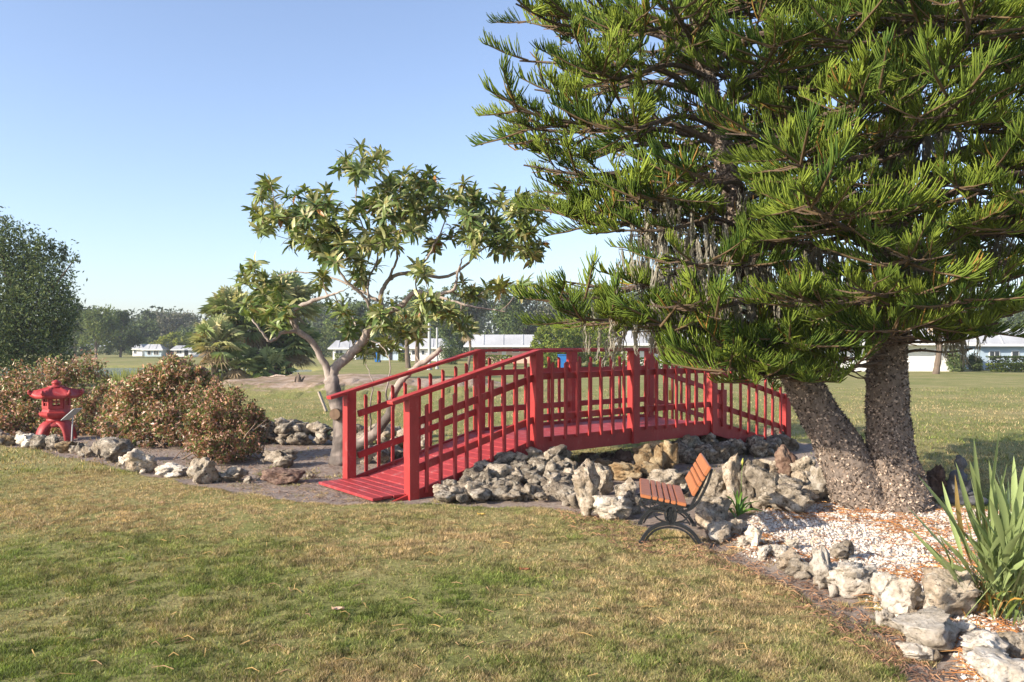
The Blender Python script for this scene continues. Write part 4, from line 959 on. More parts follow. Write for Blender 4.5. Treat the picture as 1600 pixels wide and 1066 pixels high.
for bx_, by_, br_ in BL:
    cx, cy = lp(bx_, by_); r_ = br_/2.665; nb = max(3, int(round((r_/11.5)**2*2.7))); Yb = 12.4+rng.normal()*.55
    for i in range(nb):
        a = rng.random()*6.283; q = math.sqrt(rng.random())*r_; ros.append(np.array(P(cx+math.cos(a)*q, cy+math.sin(a)*q, Yb+rng.normal()*.45)))
ros = np.array(ros)
NP = [n_[0] for n_ in nodes]; NR = [n_[1] for n_ in nodes]
order = np.argsort([min(np.linalg.norm(np.array(NP)-p, axis=1)) for p in ros])
tw = Bag(); dirs = np.zeros_like(ros)
for i in order:
    p = ros[i]; A = np.array(NP); d = np.linalg.norm(A-p, axis=1)+.25*np.maximum(0, A[:,2]-p[2]+.1); j = int(np.argmin(d)); q = A[j]; L = np.linalg.norm(p-q)
    if L < .02: dirs[i] = (0,0,1); continue
    md = (p+q)/2+np.array([rng.normal()*.10*L, rng.normal()*.10*L, -.10*L]); m = max(3, int(L/.10)+2); r0 = min(NR[j]*.75, .010+.010*L)
    sp_ = spline([tuple(q)+(r0,), tuple(md)+((r0+.006)/2,), tuple(p)+(.0055,)], m)
    V, Fc = tube(sp_[:, :3], sp_[:, 3], 5, False); tw.add(V, Fc, (.8,.74,.68)); dirs[i] = norm(sp_[-1,:3]-sp_[-2,:3])
    for k in range(1, m): NP.append(sp_[k,:3]); NR.append(sp_[k,3])
tw.build('twigs', M['bark_pale'], mt, True)['kind'] = 'stuff'
def leaf_template(L=1.0, w=.16, n=5, droop=.35, fold=.25):
    V = []; 
    for i in range(n+1):
        t = i/n; ww = w*math.sin(math.pi*min(max(t**1.25, .03), .975))**.6; z = -droop*t*t*L*.6
        V += [(-ww, t*L, z+fold*ww), (0, t*L, z), (ww, t*L, z+fold*ww)]
    Fc = []
    for i in range(n):
        for j in (0,1): a = i*3+j; Fc += [(a, a+1, a+4), (a, a+4, a+3)]
    return np.array(V, float), np.array(Fc)
lt, lf = leaf_template(n=3, w=.15, droop=.8)
Ms=[]; Ts=[]; Cs=[]
for p, d in zip(ros, dirs):
    ax = norm(d*.6+np.array([0,0,.6])+rng.normal(size=3)*.25); u = norm(np.cross(ax, [.3,.8,.1])); w = np.cross(ax, u); nl = rng.integers(13, 20); tone = rng.random()
    for k in range(nl):
        a = k*2.4+rng.normal()*.2; op = rng.uniform(.5,1.75) if k > 2 else rng.uniform(.2,.7)
        ld = math.cos(op)*ax+math.sin(op)*(math.cos(a)*u+math.sin(a)*w)+np.array([0,0,-.12]); L = rng.uniform(.12,.215)
        Ms.append(frames(ld[None], (ax+rng.normal(size=3)*.3)[None])[0]*L); Ts.append(p+ax*rng.uniform(-.06,.02))
        g_ = rng.random(); c = np.array([.085,.145,.035])*(1-tone*.8)+np.array([.25,.29,.085])*tone*.8; 
        if k <= 2 and rng.random() < .6: c = np.array([.42,.40,.17])
        elif g_ < .16: c = np.array([.30,.31,.13])
        elif g_ > .93: c = np.array([.28,.25,.10])
        elif g_ > .92: c = np.array([.30,.13,.03])
        Cs.append(c*rng.uniform(.75,1.25))
V, Fc, cc = scatter(lt, lf, np.array(Ms), np.array(Ts), np.array(Cs)); arr_mesh('leaves', V, Fc, M['leaf'], cc, True, mt)
print('rosettes', len(ros), 'leaves', len(Ms))
# ------------------------------------------------------------------ generic leafy masses
qv = np.array([(-.5,0,0),(0,.5,.12),(.5,0,0),(0,-.5,.12)], float)[:, [1,0,2]]; qf = np.array([(0,1,2),(0,2,3)])
def mass(name, lumps, n, size, cols, mat, parent=None, clump=.16, nclump=40, seed=1, hollow=.55, flat=1.0, asp=(.5,1.0), vst=1.0):
    """lumps: (px, py, rx, ry, Y) in photo pixels; depth radius = width radius"""
    r = np.random.default_rng(seed); Ps=[]; Ks=[]
    wts = np.array([l[2]*l[3] for l in lumps], float); wts /= wts.sum()
    for l, w in zip(lumps, wts):
        px, py, rx, ry, Y = l; c = np.array(P(px, py, Y)); ex = np.array([rx, rx*flat, ry])/F*Y; m = max(4, int(nclump*w*len(lumps)))
        d = norm(r.normal(size=(m,3))); q = c+d*ex*(hollow+(1.12-hollow)*r.random((m,1)))
        k = int(n*w); pick = r.integers(0, m, k); g3 = np.clip(r.normal(size=(k,3)), -1.7, 1.7); Ps.append(q[pick]+g3*np.array([1,1,vst])*ex.mean()*clump*1.3); Ks.append(pick % 7/7.)
    T = np.vstack(Ps); kk = np.concatenate(Ks)[:,None]; n = len(T)
    ok = T[:,2] > hz(T[:,0], T[:,1])+.01; T = T[ok]; kk = kk[ok]; n = len(T)
    s = size*r.uniform(.6,1.3,(n,1)); Ms = frames(r.normal(size=(n,3))+np.array([0,0,.2]), r.normal(size=(n,3))+np.array([0,0,.6]))*s[:,None]; Ms[:,:,0] *= asp[0]; 
    cols = np.array(cols, float); a = cols[r.integers(0, len(cols), n)]; c = a*(.62+.55*kk+.35*r.random((n,1)))
    V, Fc, cc = scatter(qv, qf, Ms, T, c); return arr_mesh(name, V, Fc, mat, cc, False, parent)
COP = [(.46,.24,.17),(.52,.31,.22),(.42,.25,.13),(.20,.23,.06),(.60,.45,.31),(.12,.16,.04),(.30,.15,.10),(.17,.20,.05),(.36,.20,.12),(.10,.13,.04)]
def shrub(name, label, cat, base, lumps, n, size, cols, seed, stems=26, mat='leaf', spread=.35, **kw):
    t = empty(name, base, label, cat); o = mass('foliage', lumps, n, size, cols, M[mat], None, seed=seed, **kw); o.parent = t; o.location = -t.location
    B = Bag(); r = np.random.default_rng(seed+9)
    for i in range(stems):
        l = lumps[r.integers(len(lumps))]; c = np.array(P(l[0]+r.normal()*l[2]*.5, l[1]+r.normal()*l[3]*.4, l[4]+r.normal()*.2)); b = np.array([base[0]+r.normal()*spread, base[1]+r.normal()*.1, base[2]-.02])
        m_ = (b+c)/2+r.normal(size=3)*.08; sp_ = spline([tuple(b)+(.012,), tuple(m_)+(.009,), tuple(c)+(.004,)], 8); B.add(*tube(sp_[:, :3], sp_[:, 3], 4, False), (.9,.75,.62))
    o = B.build('stems', M['bark_pale'], None); o.parent = t; o.location = -t.location; return t
b1 = G(60,676); shrub('copper_shrub', 'wide copper and green leaved shrub behind the red lantern at the left edge', 'shrub', (b1.x-.3, 16.8, 0), [(-40,625,60,50,17),(15,632,50,42,16.9),(70,604,52,44,17.2),(125,602,44,42,17.2),(30,655,55,35,16.6),(120,655,50,42,16.6),(160,622,24,26,16.8),(175,660,30,32,16.3),(-50,665,50,40,16.8)], 30000, .078, COP, 1, 50, nclump=60, clump=.10, spread=1.0)
shrub('copper_shrub', 'tall copper leaved shrub in the middle of the left bed with dry twiggy front', 'shrub', (P(250,0,14.3).x, 14.3, 0), [(225,630,46,46,14.6),(285,596,46,38,14.8),(258,602,40,38,14.7),(200,655,36,40,14.3),(250,665,48,32,14.0),(312,640,42,48,14.5),(318,605,24,26,14.6)], 26000, .072, COP, 2, 56, nclump=60, clump=.10, spread=.5)
shrub('copper_shrub', 'low rounded reddish twiggy shrub nearest the path and the bridge', 'shrub', (P(350,0,12.7).x, 12.7, 0), [(345,652,46,44,12.8),(385,672,30,36,12.8),(318,680,34,34,12.7),(352,695,50,26,12.4),(395,650,18,18,12.8)], 19000, .058, COP[:4]+COP[5:]+[(.30,.14,.09)], 3, 60, nclump=60, clump=.09, spread=.35)
# ------------------------------------------------------------------ strappy plant, lily, statue
def strap(B, b, m_, t, w, col, n=10, fold=.3, stalk=.35, sgn=None):
    sp_ = spline([tuple(b), tuple(m_), tuple(t)], n+1); T = norm(np.gradient(sp_, axis=0)); sd = norm(np.cross(T, np.array([0,-.55,.8])+rng.normal(size=3)*.35)); V = []
    for i in range(n+1):
        u = i/n; ww = w*(.16+.84*max(0, math.sin(math.pi*min(1, max(0, (u-stalk)/(1-stalk)))**.75)) if u > stalk else .16)*(1 if u < .985 else .1); nr = np.cross(sd[i], T[i])
        V += [sp_[i]-sd[i]*ww+nr*fold*ww, sp_[i], sp_[i]+sd[i]*ww+nr*fold*ww]
    Fc = [(i*3+j, i*3+j+1, (i+1)*3+j+1, (i+1)*3+j) for i in range(n) for j in range(2)]; B.add(V, Fc, col)
sp = empty('strappy_plant', (G(1572,972).x, G(1572,972).y+.1, 0), 'tall clump of broad strappy grey green leaves at the right edge of the gravel', 'plant')
TIPS = [(1415,789),(1434,742),(1418,822),(1472,752),(1500,757),(1545,718),(1584,712),(1600,728),(1565,742),(1470,775),(1455,872),(1460,815),(1530,775),(1560,765),(1590,790),(1500,930),(1625,740),(1640,800),(1655,860),(1610,770),(1520,850),(1475,905),(1575,745),(1548,800),(1512,790)]
for i, (a, b) in enumerate(TIPS+[(1585+rng.normal()*62, 885-abs(rng.normal())*70) for _ in range(190)]):
    B = Bag(); Y = 5.2+rng.normal()*.2 if i < 25 else 5.25+rng.normal()*.28; t = np.array(P(a, b, Y)); bs = np.array([G(1572,972).x+rng.normal()*.09+(.05 if i > 25 else 0), 5.30+rng.normal()*.07, 0]); L = np.linalg.norm(t-bs)
    m_ = bs+(t-bs)*.55+np.array([0,0,.035*L])+(rng.normal(size=3)*.03); dry = rng.random() < .07 and i > 24
    strap(B, bs, m_, t, rng.uniform(.012,.024), np.array([.34,.24,.09]) if dry else np.array([.20,.25,.10])*rng.uniform(.85,1.6), 12, .3, rng.uniform(.3,.5))
    o = B.build('leaf', M['leaf'], None, True); o.parent = sp; o.location = -sp.location
B = Bag()
for i in range(60):
    bs = np.array([G(1572,972).x+rng.normal()*.12, 5.28+rng.normal()*.09, 0]); a = rng.random()*6.283; L = rng.uniform(.1,.38); t = bs+np.array([math.cos(a)*L*.8, math.sin(a)*L*.8, L*.75]); strap(B, bs, (bs+t)/2+np.array([0,0,.07]), t, .009, [(.50,.27,.06),(.34,.20,.07),(.16,.22,.05)][i % 3], 6, .2, .0)
o = B.build('dry_basal_leaves', M['leaf'], None, True); o.parent = sp; o.location = -sp.location; o['kind'] = 'stuff'
lb = G(1152,806); li = empty('lily_plant', lb, 'small bright green lily plant with one budding stalk among the stones', 'plant')
for a, b in ((1143,762),(1152,765),(1160,768),(1176,785),(1190,782),(1196,800),(1128,795),(1135,775),(1170,775),(1184,808),(1140,800)):
    B = Bag(); t = np.array(P(a, b, lb.y+rng.normal()*.08)); bs = np.array(lb)+rng.normal(size=3)*.015; strap(B, bs, (bs+t)/2+np.array([0,0,.05]), t, .013, np.array([.12,.25,.03])*rng.uniform(.8,1.3), 7, .3, 0); o = B.build('leaf', M['leaf'], None, True); o.parent = li; o.location = -li.location
B = Bag(); V, Fc = tube([tuple(lb), tuple(P(1158,760,lb.y)), tuple(P(1160,724,lb.y))], [.004,.003,.003], 5); B.add(V, Fc, (.16,.24,.05)); 
V, Fc = tube([tuple(P(1160,727,lb.y)), tuple(P(1160,722,lb.y)), tuple(P(1161,716,lb.y))], [.006,.014,.004], 6); B.add(V, Fc, (.50,.50,.10)); o = B.build('flower_stalk', M['leaf'], None, True); o.parent = li; o.location = -li.location
# seated figure: ellipsoids fused with a voxel remesh
sY = 9.0; s0 = P(1500, 540, sY); s0.z = 0; bm = bmesh.new()
def blob(c, r_, rot=None):
    m_ = Matrix.Translation(Vector(c)) @ (rot or Matrix.Identity(4)) @ Matrix.Diagonal((*r_, 1)); bmesh.ops.create_icosphere(bm, subdivisions=3, radius=1, matrix=m_)
blob((0,0,.05),(.20,.17,.07)); blob((-.02,0,.17),(.12,.12,.15)); blob((-.02,0,.29),(.085,.13,.08)); blob((.0,0,.375),(.038,.04,.05)); blob((.005,0,.445),(.062,.056,.072)); blob((.062,0,.437),(.014,.012,.016)); blob((.05,0,.415),(.016,.02,.010)); blob((-.012,0,.51),(.032,.032,.025)); blob((.0,.057,.44),(.012,.01,.028)); blob((.0,-.057,.44),(.012,.01,.028))
for s_ in (-1,1):
    blob((.05,s_*.125,.22),(.035,.035,.11), Matrix.Rotation(.5,4,'Y')); blob((.12,s_*.07,.14),(.10,.03,.03), Matrix.Rotation(s_*-.7,4,'Z')); blob((.14,s_*.10,.06),(.13,.07,.05), Matrix.Rotation(s_*-.5,4,'Z'))
me = bpy.data.meshes.new('seated_statue'); bm.to_mesh(me); bm.free(); st = link('seated_statue', me, None, M['stone_figure']); st.location = s0; st.rotation_euler = (0,0,-.25); st.scale = (1.05,)*3
rm = st.modifiers.new('fuse', 'REMESH'); rm.mode = 'VOXEL'; rm.voxel_size = .008; rm.use_smooth_shade = True; sm = st.modifiers.new('soft', 'SMOOTH'); sm.iterations = 2
tag(st, 'small grey stone statue of a seated figure beyond the strappy plant', 'statue')
# grey stake on the lawn
o = beam('stake', P(510,643,22.8-.9), P(498,612,22.9-.9), .09, .05, M['stake_wood']); tag(o, 'short grey wooden stake leaning in the lawn left of the forked tree', 'stake')
# ------------------------------------------------------------------ palms
def palm(name, label, base, crown, r_, n, seed, cols, skirt=10, trunk_r=.16, scale=1.0):
    r = np.random.default_rng(seed); t = empty(name, base, label, 'palm'); b = np.array(base); c = np.array(crown); B = Bag()
    p = spline([tuple(b-[0,0,.1])+(trunk_r*1.25,), tuple((b+c)/2+r.normal(size=3)*.1)+(trunk_r,), tuple(c)+(trunk_r,)], 14); V, Fc = tube(p[:, :3], p[:, 3]*(1+.08*np.sin(np.arange(14)*2.4)), 10); B.add(V, Fc, (.9,.9,.9)); o = B.build('trunk', M['bark_far'], None); o.parent = t; o.location = -t.location
    L = Bag()
    for i in range(n+skirt):
        dead = i >= n; a = r.random()*6.283; el = r.uniform(-.5,1.35) if not dead else r.uniform(-1.35,-.7); d = np.array([math.cos(a)*math.cos(el), math.sin(a)*math.cos(el), math.sin(el)])
        pl_ = r_*r.uniform(.45,.75); e = c+d*pl_+np.array([0,0,-.12*pl_]); V, Fc = tube([c, (c+e)/2+np.array([0,0,.05]), e], [.022,.018,.012], 3, False); col = np.array([.34,.26,.16]) if dead else np.array(cols[r.integers(len(cols))])*r.uniform(.75,1.25); L.add(V, Fc, col)
        sd = norm(np.cross(d, [0,0,1.])+1e-6); up = np.cross(sd, d); nbl = 13; fl = r_*r.uniform(.45,.65)
        Vb = []; Fb = []
        for k in range(nbl):
            an = (k/(nbl-1)-.5)*4.0; bd = norm(d*math.cos(an)+sd*math.sin(an)+up*.15*math.cos(an*1.5)); l = fl*(1-.25*abs(an)/2)*r.uniform(.85,1.1); w = .035*scale; s2 = np.cross(bd, up)
            m1 = e+bd*l*.55; tp = e+bd*l+np.array([0,0,-l*(.28 if not dead else .1)]); q = len(Vb); Vb += [e, m1-s2*w, tp, m1+s2*w]; Fb += [(q,q+1,q+2),(q,q+2,q+3)]
        L.add(Vb, Fb, col)
    o = L.build('fronds', M['far_leaf'], None); o.parent = t; o.location = -t.location; return t
PC = [(.34,.38,.17),(.46,.46,.22),(.27,.33,.13),(.58,.52,.29)]
PD = [(.15,.21,.08),(.22,.27,.11),(.28,.32,.14)]
for (bx_, cx, cy, Y, rr_, n, lb, cl) in (
  (338,338,532,37,1.25,80,'short pale bushy palm at the left of the palm group beside the pond',PC),
  (352,360,484,39,1.25,80,'palm with small crown rising above the short bushy palm',PC),
  (430,446,470,40,1.6,120,'tallest fan palm of the group by the pond with drooping skirt',PC),
  (400,398,505,39,1.4,90,'dark green palm in the middle of the palm group',PD),
  (452,456,535,40,1.35,90,'low dark palm at the right end of the palm group',PD),
  (372,372,566,37.5,1.1,46,'low dark palm at the foot of the palm group',PD),
  (420,422,575,38,1.1,46,'lowest dark palm right under the tallest one',PD)):
    b = P(bx_,0,Y); palm('fan_palm', lb, (b.x, Y, hz1(b.x, Y)), P(cx,cy,Y), rr_, n, cx+Y.__int__(), cl, 14)
# ------------------------------------------------------------------ trees behind
KIND = {'pale2': ([(.075,.115,.045),(.11,.15,.05),(.16,.19,.07),(.06,.09,.05)], .45, .17), 'oak': ([(.09,.125,.045),(.13,.165,.06),(.065,.095,.04)], .62, .17), 'pine': ([(.075,.115,.04),(.11,.155,.05),(.14,.18,.06)], .35, .17), 'pale': ([(.14,.18,.05),(.18,.21,.07),(.10,.15,.05)], .6, .15), 'lime': ([(.26,.28,.05),(.32,.33,.07),(.20,.24,.04)], .75, .12), 'moss': ([(.10,.125,.065),(.17,.18,.12),(.23,.22,.17)], .4, .2)}
def tree(name, label, px, Y, top, w, kind, n=2600, seed=1, low=.25, leaf=None, lumps=None, trunk=True, group=None, **kw):
    r = np.random.default_rng(seed); cols, hol, cl = KIND[kind]; x = P(px,0,Y).x; zg = hz1(x, Y); ht = P(px, top, Y).z-zg; by = HY+(H0-zg)*F/Y
    t = empty(name, (x, Y, zg), label, 'tree', group)
    if lumps is None:
        lumps = []; k = 9 if kind != 'pine' else 11
        for i in range(k):
            f = low+(1-low)*(i+.5)/k; wd = w*.5*(math.sin(math.pi*min(1, (f-low)/(1-low)*.8+.18))**.6 if kind != 'pine' else (1.05-.55*f)); lx_ = px+r.normal()*wd*.42; rad = w*(.24 if kind != 'pine' else .2)*r.uniform(.7,1.25)
            yy = by+(top-by)*f; lumps.append((lx_, max(yy, top+rad*.75), rad, rad*.72, Y+r.normal()*w/F*Y*.12))
    o = mass('crown', lumps, n, leaf or (.34*Y/100), cols, M['far_leaf'], None, cl, kw.pop('nclump', 16), seed, hol, **kw); o.parent = t; o.location = -t.location
    B = Bag(); b = Vector((x, Y, zg-.2)); rad = max(.10, ht*.022)
    V, Fc = tube([b, b+Vector((r.normal()*.1, 0, ht*.4)), b+Vector((r.normal()*.3, 0, ht*.85))], [rad*1.2, rad*.9, rad*.35], 7); B.add(V, Fc)
    for i in range(7):
        l = lumps[r.integers(len(lumps))]; c = P(l[0], l[1], l[4]); z = r.uniform(.2,.7)*ht; s_ = b+Vector((0,0,z)); V, Fc = tube([s_, (s_+c)/2+Vector((0,0,-.05*ht)), c], [rad*.5, rad*.35, rad*.12], 5, False); B.add(V, Fc)
    o = B.build('trunk', M['bark_far'], None); o.parent = t; o.location = -t.location; return t
tree('large_tree', 'big dark drooping tree at the left edge of the photo before the pond', 25, 35, 335, 200, 'pale2', 24000, 3, leaf=.19, nclump=26, vst=2.4, asp=(.38,1),
     lumps=[(5,372,26,26,35),(30,400,40,34,35),(60,425,44,34,35.5),(88,400,16,10,35),(-10,450,60,50,35),(60,470,48,42,34.6),(92,482,26,36,35),(30,520,60,44,34.6),(90,530,28,32,35),(-20,540,60,40,34.5),(50,560,50,26,34.8),(118,404,8,4,35),(70,385,14,9,35)])
for i, a in enumerate((
 (150,112,478,70,'pale','tree with bare lower trunk just right of the big dark tree across the pond'),
 (188,120,482,60,'oak','round topped green tree second from the big dark tree across the pond'),
 (118,118,476,50,'oak','green tree half hidden behind the big dark tree across the pond'),
 (222,150,502,60,'oak','dark green tree behind the left far house across the pond'),
 (258,170,487,60,'moss','greyish mossy tree on the far skyline left of the palms'),
 (300,172,489,70,'moss','greyish mossy tree on the skyline touching the palm group'),
 (232,165,488,44,'oak','small topped tree on the skyline between the two far houses'),
 (300,140,512,80,'oak','broad dark tree behind the right far house across the pond'),
 (268,132,522,46,'lime','round yellow green tree between the far houses across the pond'),
 (520,125,500,50,'pale','light green tree at the left of the white bungalows'),
 (495,130,512,40,'oak','small green tree right of the palm group'),
 (560,118,470,60,'pine','pine seen through the forked tree left of its trunk fork'),
 (605,112,478,60,'oak','dark tree behind the blue grey house'),
 (650,110,448,80,'pine','tall pine behind the white house in the centre'),
 (700,100,442,85,'pine','tall pine in the centre seen through the forked tree crown'),
 (745,104,450,85,'moss','mossy grey green tree behind the peach house'),
 (790,98,440,90,'pine','tallest dark pine left of the round clipped bushes'),
 (835,100,448,90,'moss','mossy tree right behind the peach house roof end'),
 (880,100,452,90,'oak','dark tree above the clipped round bushes'),
 (940,104,446,95,'moss','grey mossy tree left behind the white bungalow'),
 (1010,110,440,100,'oak','dark oak behind the white bungalow roof'),
 (1080,112,446,100,'moss','mossy oak right behind the white bungalow roof'),
 (1160,112,440,100,'oak','dark oak seen under the leaning pine branches'),
 (1240,110,450,100,'pine','pine seen between the two big pine trunks'),
 (1330,112,452,110,'oak','dark oak behind the long white house'),
 (1430,110,446,110,'moss','mossy oak behind the long white house at right'),
 (1530,112,450,110,'oak','dark oak behind the blue house at the right edge'),
 (1620,112,452,110,'pine','pine at the far right edge behind the blue house'))):
    px, Y, top, w, k, lb = a; tree('background_tree', lb, px, Y, top, w, k, 5200, 100+i, low=.12 if k != 'pale' else .3)
wl_ = [(x, (522 if x < 480 else 506)+rng.normal()*6, 46, 22 if x < 480 else 38, 185+rng.normal()*6) for x in range(-300, 2000, 30)]
wd = mass('distant_woodland', wl_, 60000, 1.15, [(.055,.08,.035),(.08,.10,.045),(.045,.065,.035)], M['far_leaf'], None, .2, 14, 77, .4); tag(wd, 'far dark green belt of woodland closing the horizon behind the houses', 'woodland', kind='stuff')
wl_ = [(x, 546+rng.normal()*4, 40, 14, (150 if x < 400 else 122)+rng.normal()*3) for x in list(range(-260, 330, 34))+list(range(480, 1900, 40))]
wd = mass('understorey', wl_, 26000, .5, [(.05,.08,.03),(.09,.12,.045),(.12,.14,.06)], M['far_leaf'], None, .2, 12, 78, .4); tag(wd, 'low mixed undergrowth between the houses and the far trees', 'undergrowth', kind='stuff')
# young palms and posts between the houses
def pole(name, label, px, Y, top, r_, cat='pole', mat='pole'):
    x = P(px,0,Y).x; B = Bag(); V, Fc = tube([(x,Y,-.1),(x,Y,P(px,top,Y).z)], [r_,r_*.85], 10); B.add(V, Fc); 
    V, Fc = tube([(x,Y,0),(x,Y,.15)], [r_*1.6,r_*1.5], 10); B.add(V, Fc); o = B.build(name, M[mat]); tag(o, label, cat)
pole('metal_post', 'left of two grey metal posts before the white house', 671, 58, 505, .13)
pole('metal_post', 'right thinner grey metal post before the white house', 683, 60, 512, .09)
for px, Y, cx, cy, r_, lb, sc in ((638,62,638,503,1.0,'palm with patterned trunk in front of the white house',1.2),(652,64,655,505,.9,'leaning slim palm beside the patterned palm trunk',1.2),(730,56,730,512,.75,'slim young palm left of the peach house',1.0),(1282,54,1284,500,.9,'slim palm half hidden between the big pine trunks',1.0),(1462,50,1465,490,.9,'slim palm before the long white house at right',1.0)):
    b = P(px,0,Y); palm('garden_palm', lb, (b.x, Y, 0), P(cx,cy,Y), r_*1.3, 26, px, PC, 4, .17 if px != 730 else .09, sc)
# ------------------------------------------------------------------ houses
def house(name, label, x0, x1, Y, eave, ridge, wall, roofm, windows, doors=(), over=.5, depth=8, side=0, gable=False):
    """front wall faces the camera; x in photo pixels at the front wall's distance; windows: (xa, xb, ya, yb)"""
    a = P(x0,0,Y).x; b = P(x1,0,Y).x; ze = P(0,eave,Y).z; zr = P(0,ridge,Y).z; t = empty(name, (a, Y, 0), label, 'house')
    def L(o): o.parent = t; o.location = Vector(o.location)-t.location; return o
    L(box('wall', a, b, Y, Y+depth, -.3, ze, M[wall]))
    # mansard roof in separate sloping panels
    n = max(3, int((b-a+2*over)/1.9)); xa = a-over; xb = b+over; st = (xb-xa)/n; ins = .55*(zr-ze)+.3
    me = bpy.data.meshes.new('roof'); V = [(xa,Y-over,ze),(xb,Y-over,ze),(xb,Y+depth+over,ze),(xa,Y+depth+over,ze),(xa+ins,Y-over+ins,zr),(xb-ins,Y-over+ins,zr),(xb-ins,Y+depth+over-ins,zr),(xa+ins,Y+depth+over-ins,zr)]
    V += [(x, y, z-.14) for x, y, z in V[:4]]
    me.from_pydata(V, [], [(0,1,5,4),(1,2,6,5),(2,3,7,6),(3,0,4,7),(4,5,6,7),(11,10,9,8),(8,9,1,0),(9,10,2,1),(10,11,3,2),(11,8,0,3)]); me.update(); rf = L(link('roof', me, None, M[roofm]))
    for i in range(1, n):
        x = xa+i*st; xt = min(max(x, xa+ins), xb-ins); o = beam('seam', (x, Y-over-.01, ze+.02), (xt, Y-over+ins-.01, zr+.02), .07, .06, M[roofm], None, 0); o.parent = rf
        o.location = (0,0,0)
    L(box('fascia', xa-.02, xb+.02, Y-over-.05, Y-over-.005, ze-.16, ze+.02, M['frame']))
    for wa, wb_, ya, yb in windows:
        u0, u1, z1, z0 = P(wa,0,Y).x, P(wb_,0,Y).x, P(0,ya,Y).z, P(0,yb,Y).z; z0 = max(z0, .1)
        w = L(box('window', u0, u1, Y-.05, Y-.006, z0, z1, M['frame'])); nx = 2 if u1-u0 > .8 else 1
        for k in range(nx):
            c0 = u0+.06+(u1-u0-.06)/nx*k; c1 = u0+(u1-u0-.06)/nx*(k+1)
            o = box('pane', c0, c1, Y-.056, Y-.052, z0+.06, z1-.06, M['glass']); o.parent = w
    for wa, wb_, ya, mt_ in doors:
        u0, u1, z1 = P(wa,0,Y).x, P(wb_,0,Y).x, P(0,ya,Y).z; L(box('door', u0, u1, Y-.04, Y-.006, 0, z1, M[mt_]))
    return t
house('bungalow', 'small white bungalow seen left of the forked trunk', 520, 556, 100, 544, 532, 'white_wall', 'roof_grey', [(524,536,547,553),(542,548,547,553)])
house('bungalow', 'blue grey bungalow in shade behind the blue bin', 588, 622, 96, 545, 530, 'blue_wall', 'roof_metal', [(594,602,548,554)], [(608,613,549,'dark_plastic')])
house('bungalow', 'white bungalow behind the palm trunks and metal posts', 636, 694, 92, 543, 529, 'white_wall', 'roof_metal', [(643,650,547,555),(676,684,547,555),(658,664,547,555)])
house('bungalow', 'peach coloured bungalow with pale seamed metal roof in the centre', 741, 832, 80, 540, 523, 'pink_wall', 'roof_metal', [(745,762,544,552),(768,778,544,552),(800,812,543,551)], [(784,791,545,'frame')], 1.0)
house('bungalow', 'white bungalow with dark shutters seen above the bridge handrail', 984, 1112, 60, 537, 517, 'white_wall', 'roof_metal', [(996,1008,542,550),(1084,1096,549,560)], [(1052,1058,541,'dark_plastic'),(1065,1071,541,'dark_plastic'),(1059,1064,541,'frame')], 1.0)
house('bungalow', 'long white house seen between and right of the pine trunks', 1205, 1500, 55, 536, 512, 'white_wall', 'roof_metal', [(1326,1334,553,567),(1228,1240,548,562),(1460,1472,548,562)], [(1296,1306,548,'glass')], .8)
house('bungalow', 'pale blue house at the right edge behind the clipped hedge', 1530, 1720, 60, 538, 514, 'blue_wall', 'roof_metal', [(1545,1562,548,562),(1580,1592,548,562)])
house('bungalow', 'left of the three small houses across the pond', 207, 222, 135, 545, 538, 'white_wall', 'roof_grey', [(209,213,547,553)], over=.4)
house('bungalow', 'house with pale grey roof and screened porch across the pond', 226, 252, 130, 546, 538, 'blue_wall', 'roof_metal', [(230,236,548,555),(240,248,548,555)], over=.4)
house('bungalow', 'right white house with open porch across the pond beside the palms', 272, 312, 128, 546, 540, 'white_wall', 'roof_grey', [(276,284,547,553)], [(288,294,547,'black')], over=.4)
# bins
for px, Y, w, top, lb in ((590,84,9,546,'blue bin standing before the blue grey bungalow'),(880,62,16,554,'blue bin right of the round clipped bush above the handrail')):
    x = P(px,0,Y).x; h = P(0,top,Y).z; w_ = w/F*Y/2; t = empty('wheelie_bin', (x,Y,0), lb, 'bin')
    bm = bmesh.new(); bmesh.ops.create_cube(bm, size=1)
    for v in bm.verts:
        k = 1.0 if v.co.z > 0 else .8; v.co = Vector((v.co.x*2*w_*k, v.co.y*.8*k, .05+(v.co.z+.5)*(h-.12)))
    bmesh.ops.bevel(bm, geom=bm.edges[:], offset=.03, segments=2, affect='EDGES'); me = bpy.data.meshes.new('body'); bm.to_mesh(me); bm.free(); link('body', me, t, M['bin'])
    o = box('lid', -w_*1.08, w_*1.08, -.46, .46, h-.07, h, M['bin'], t, .02)
    for s_ in (-1,1): B = Bag(); V, Fc = tube([(s_*w_*.8,.38,.12),(s_*w_*.95,.38,.12)], [.12,.12], 12); B.add(V, Fc); B.build('wheel', M['dark_plastic'], t)
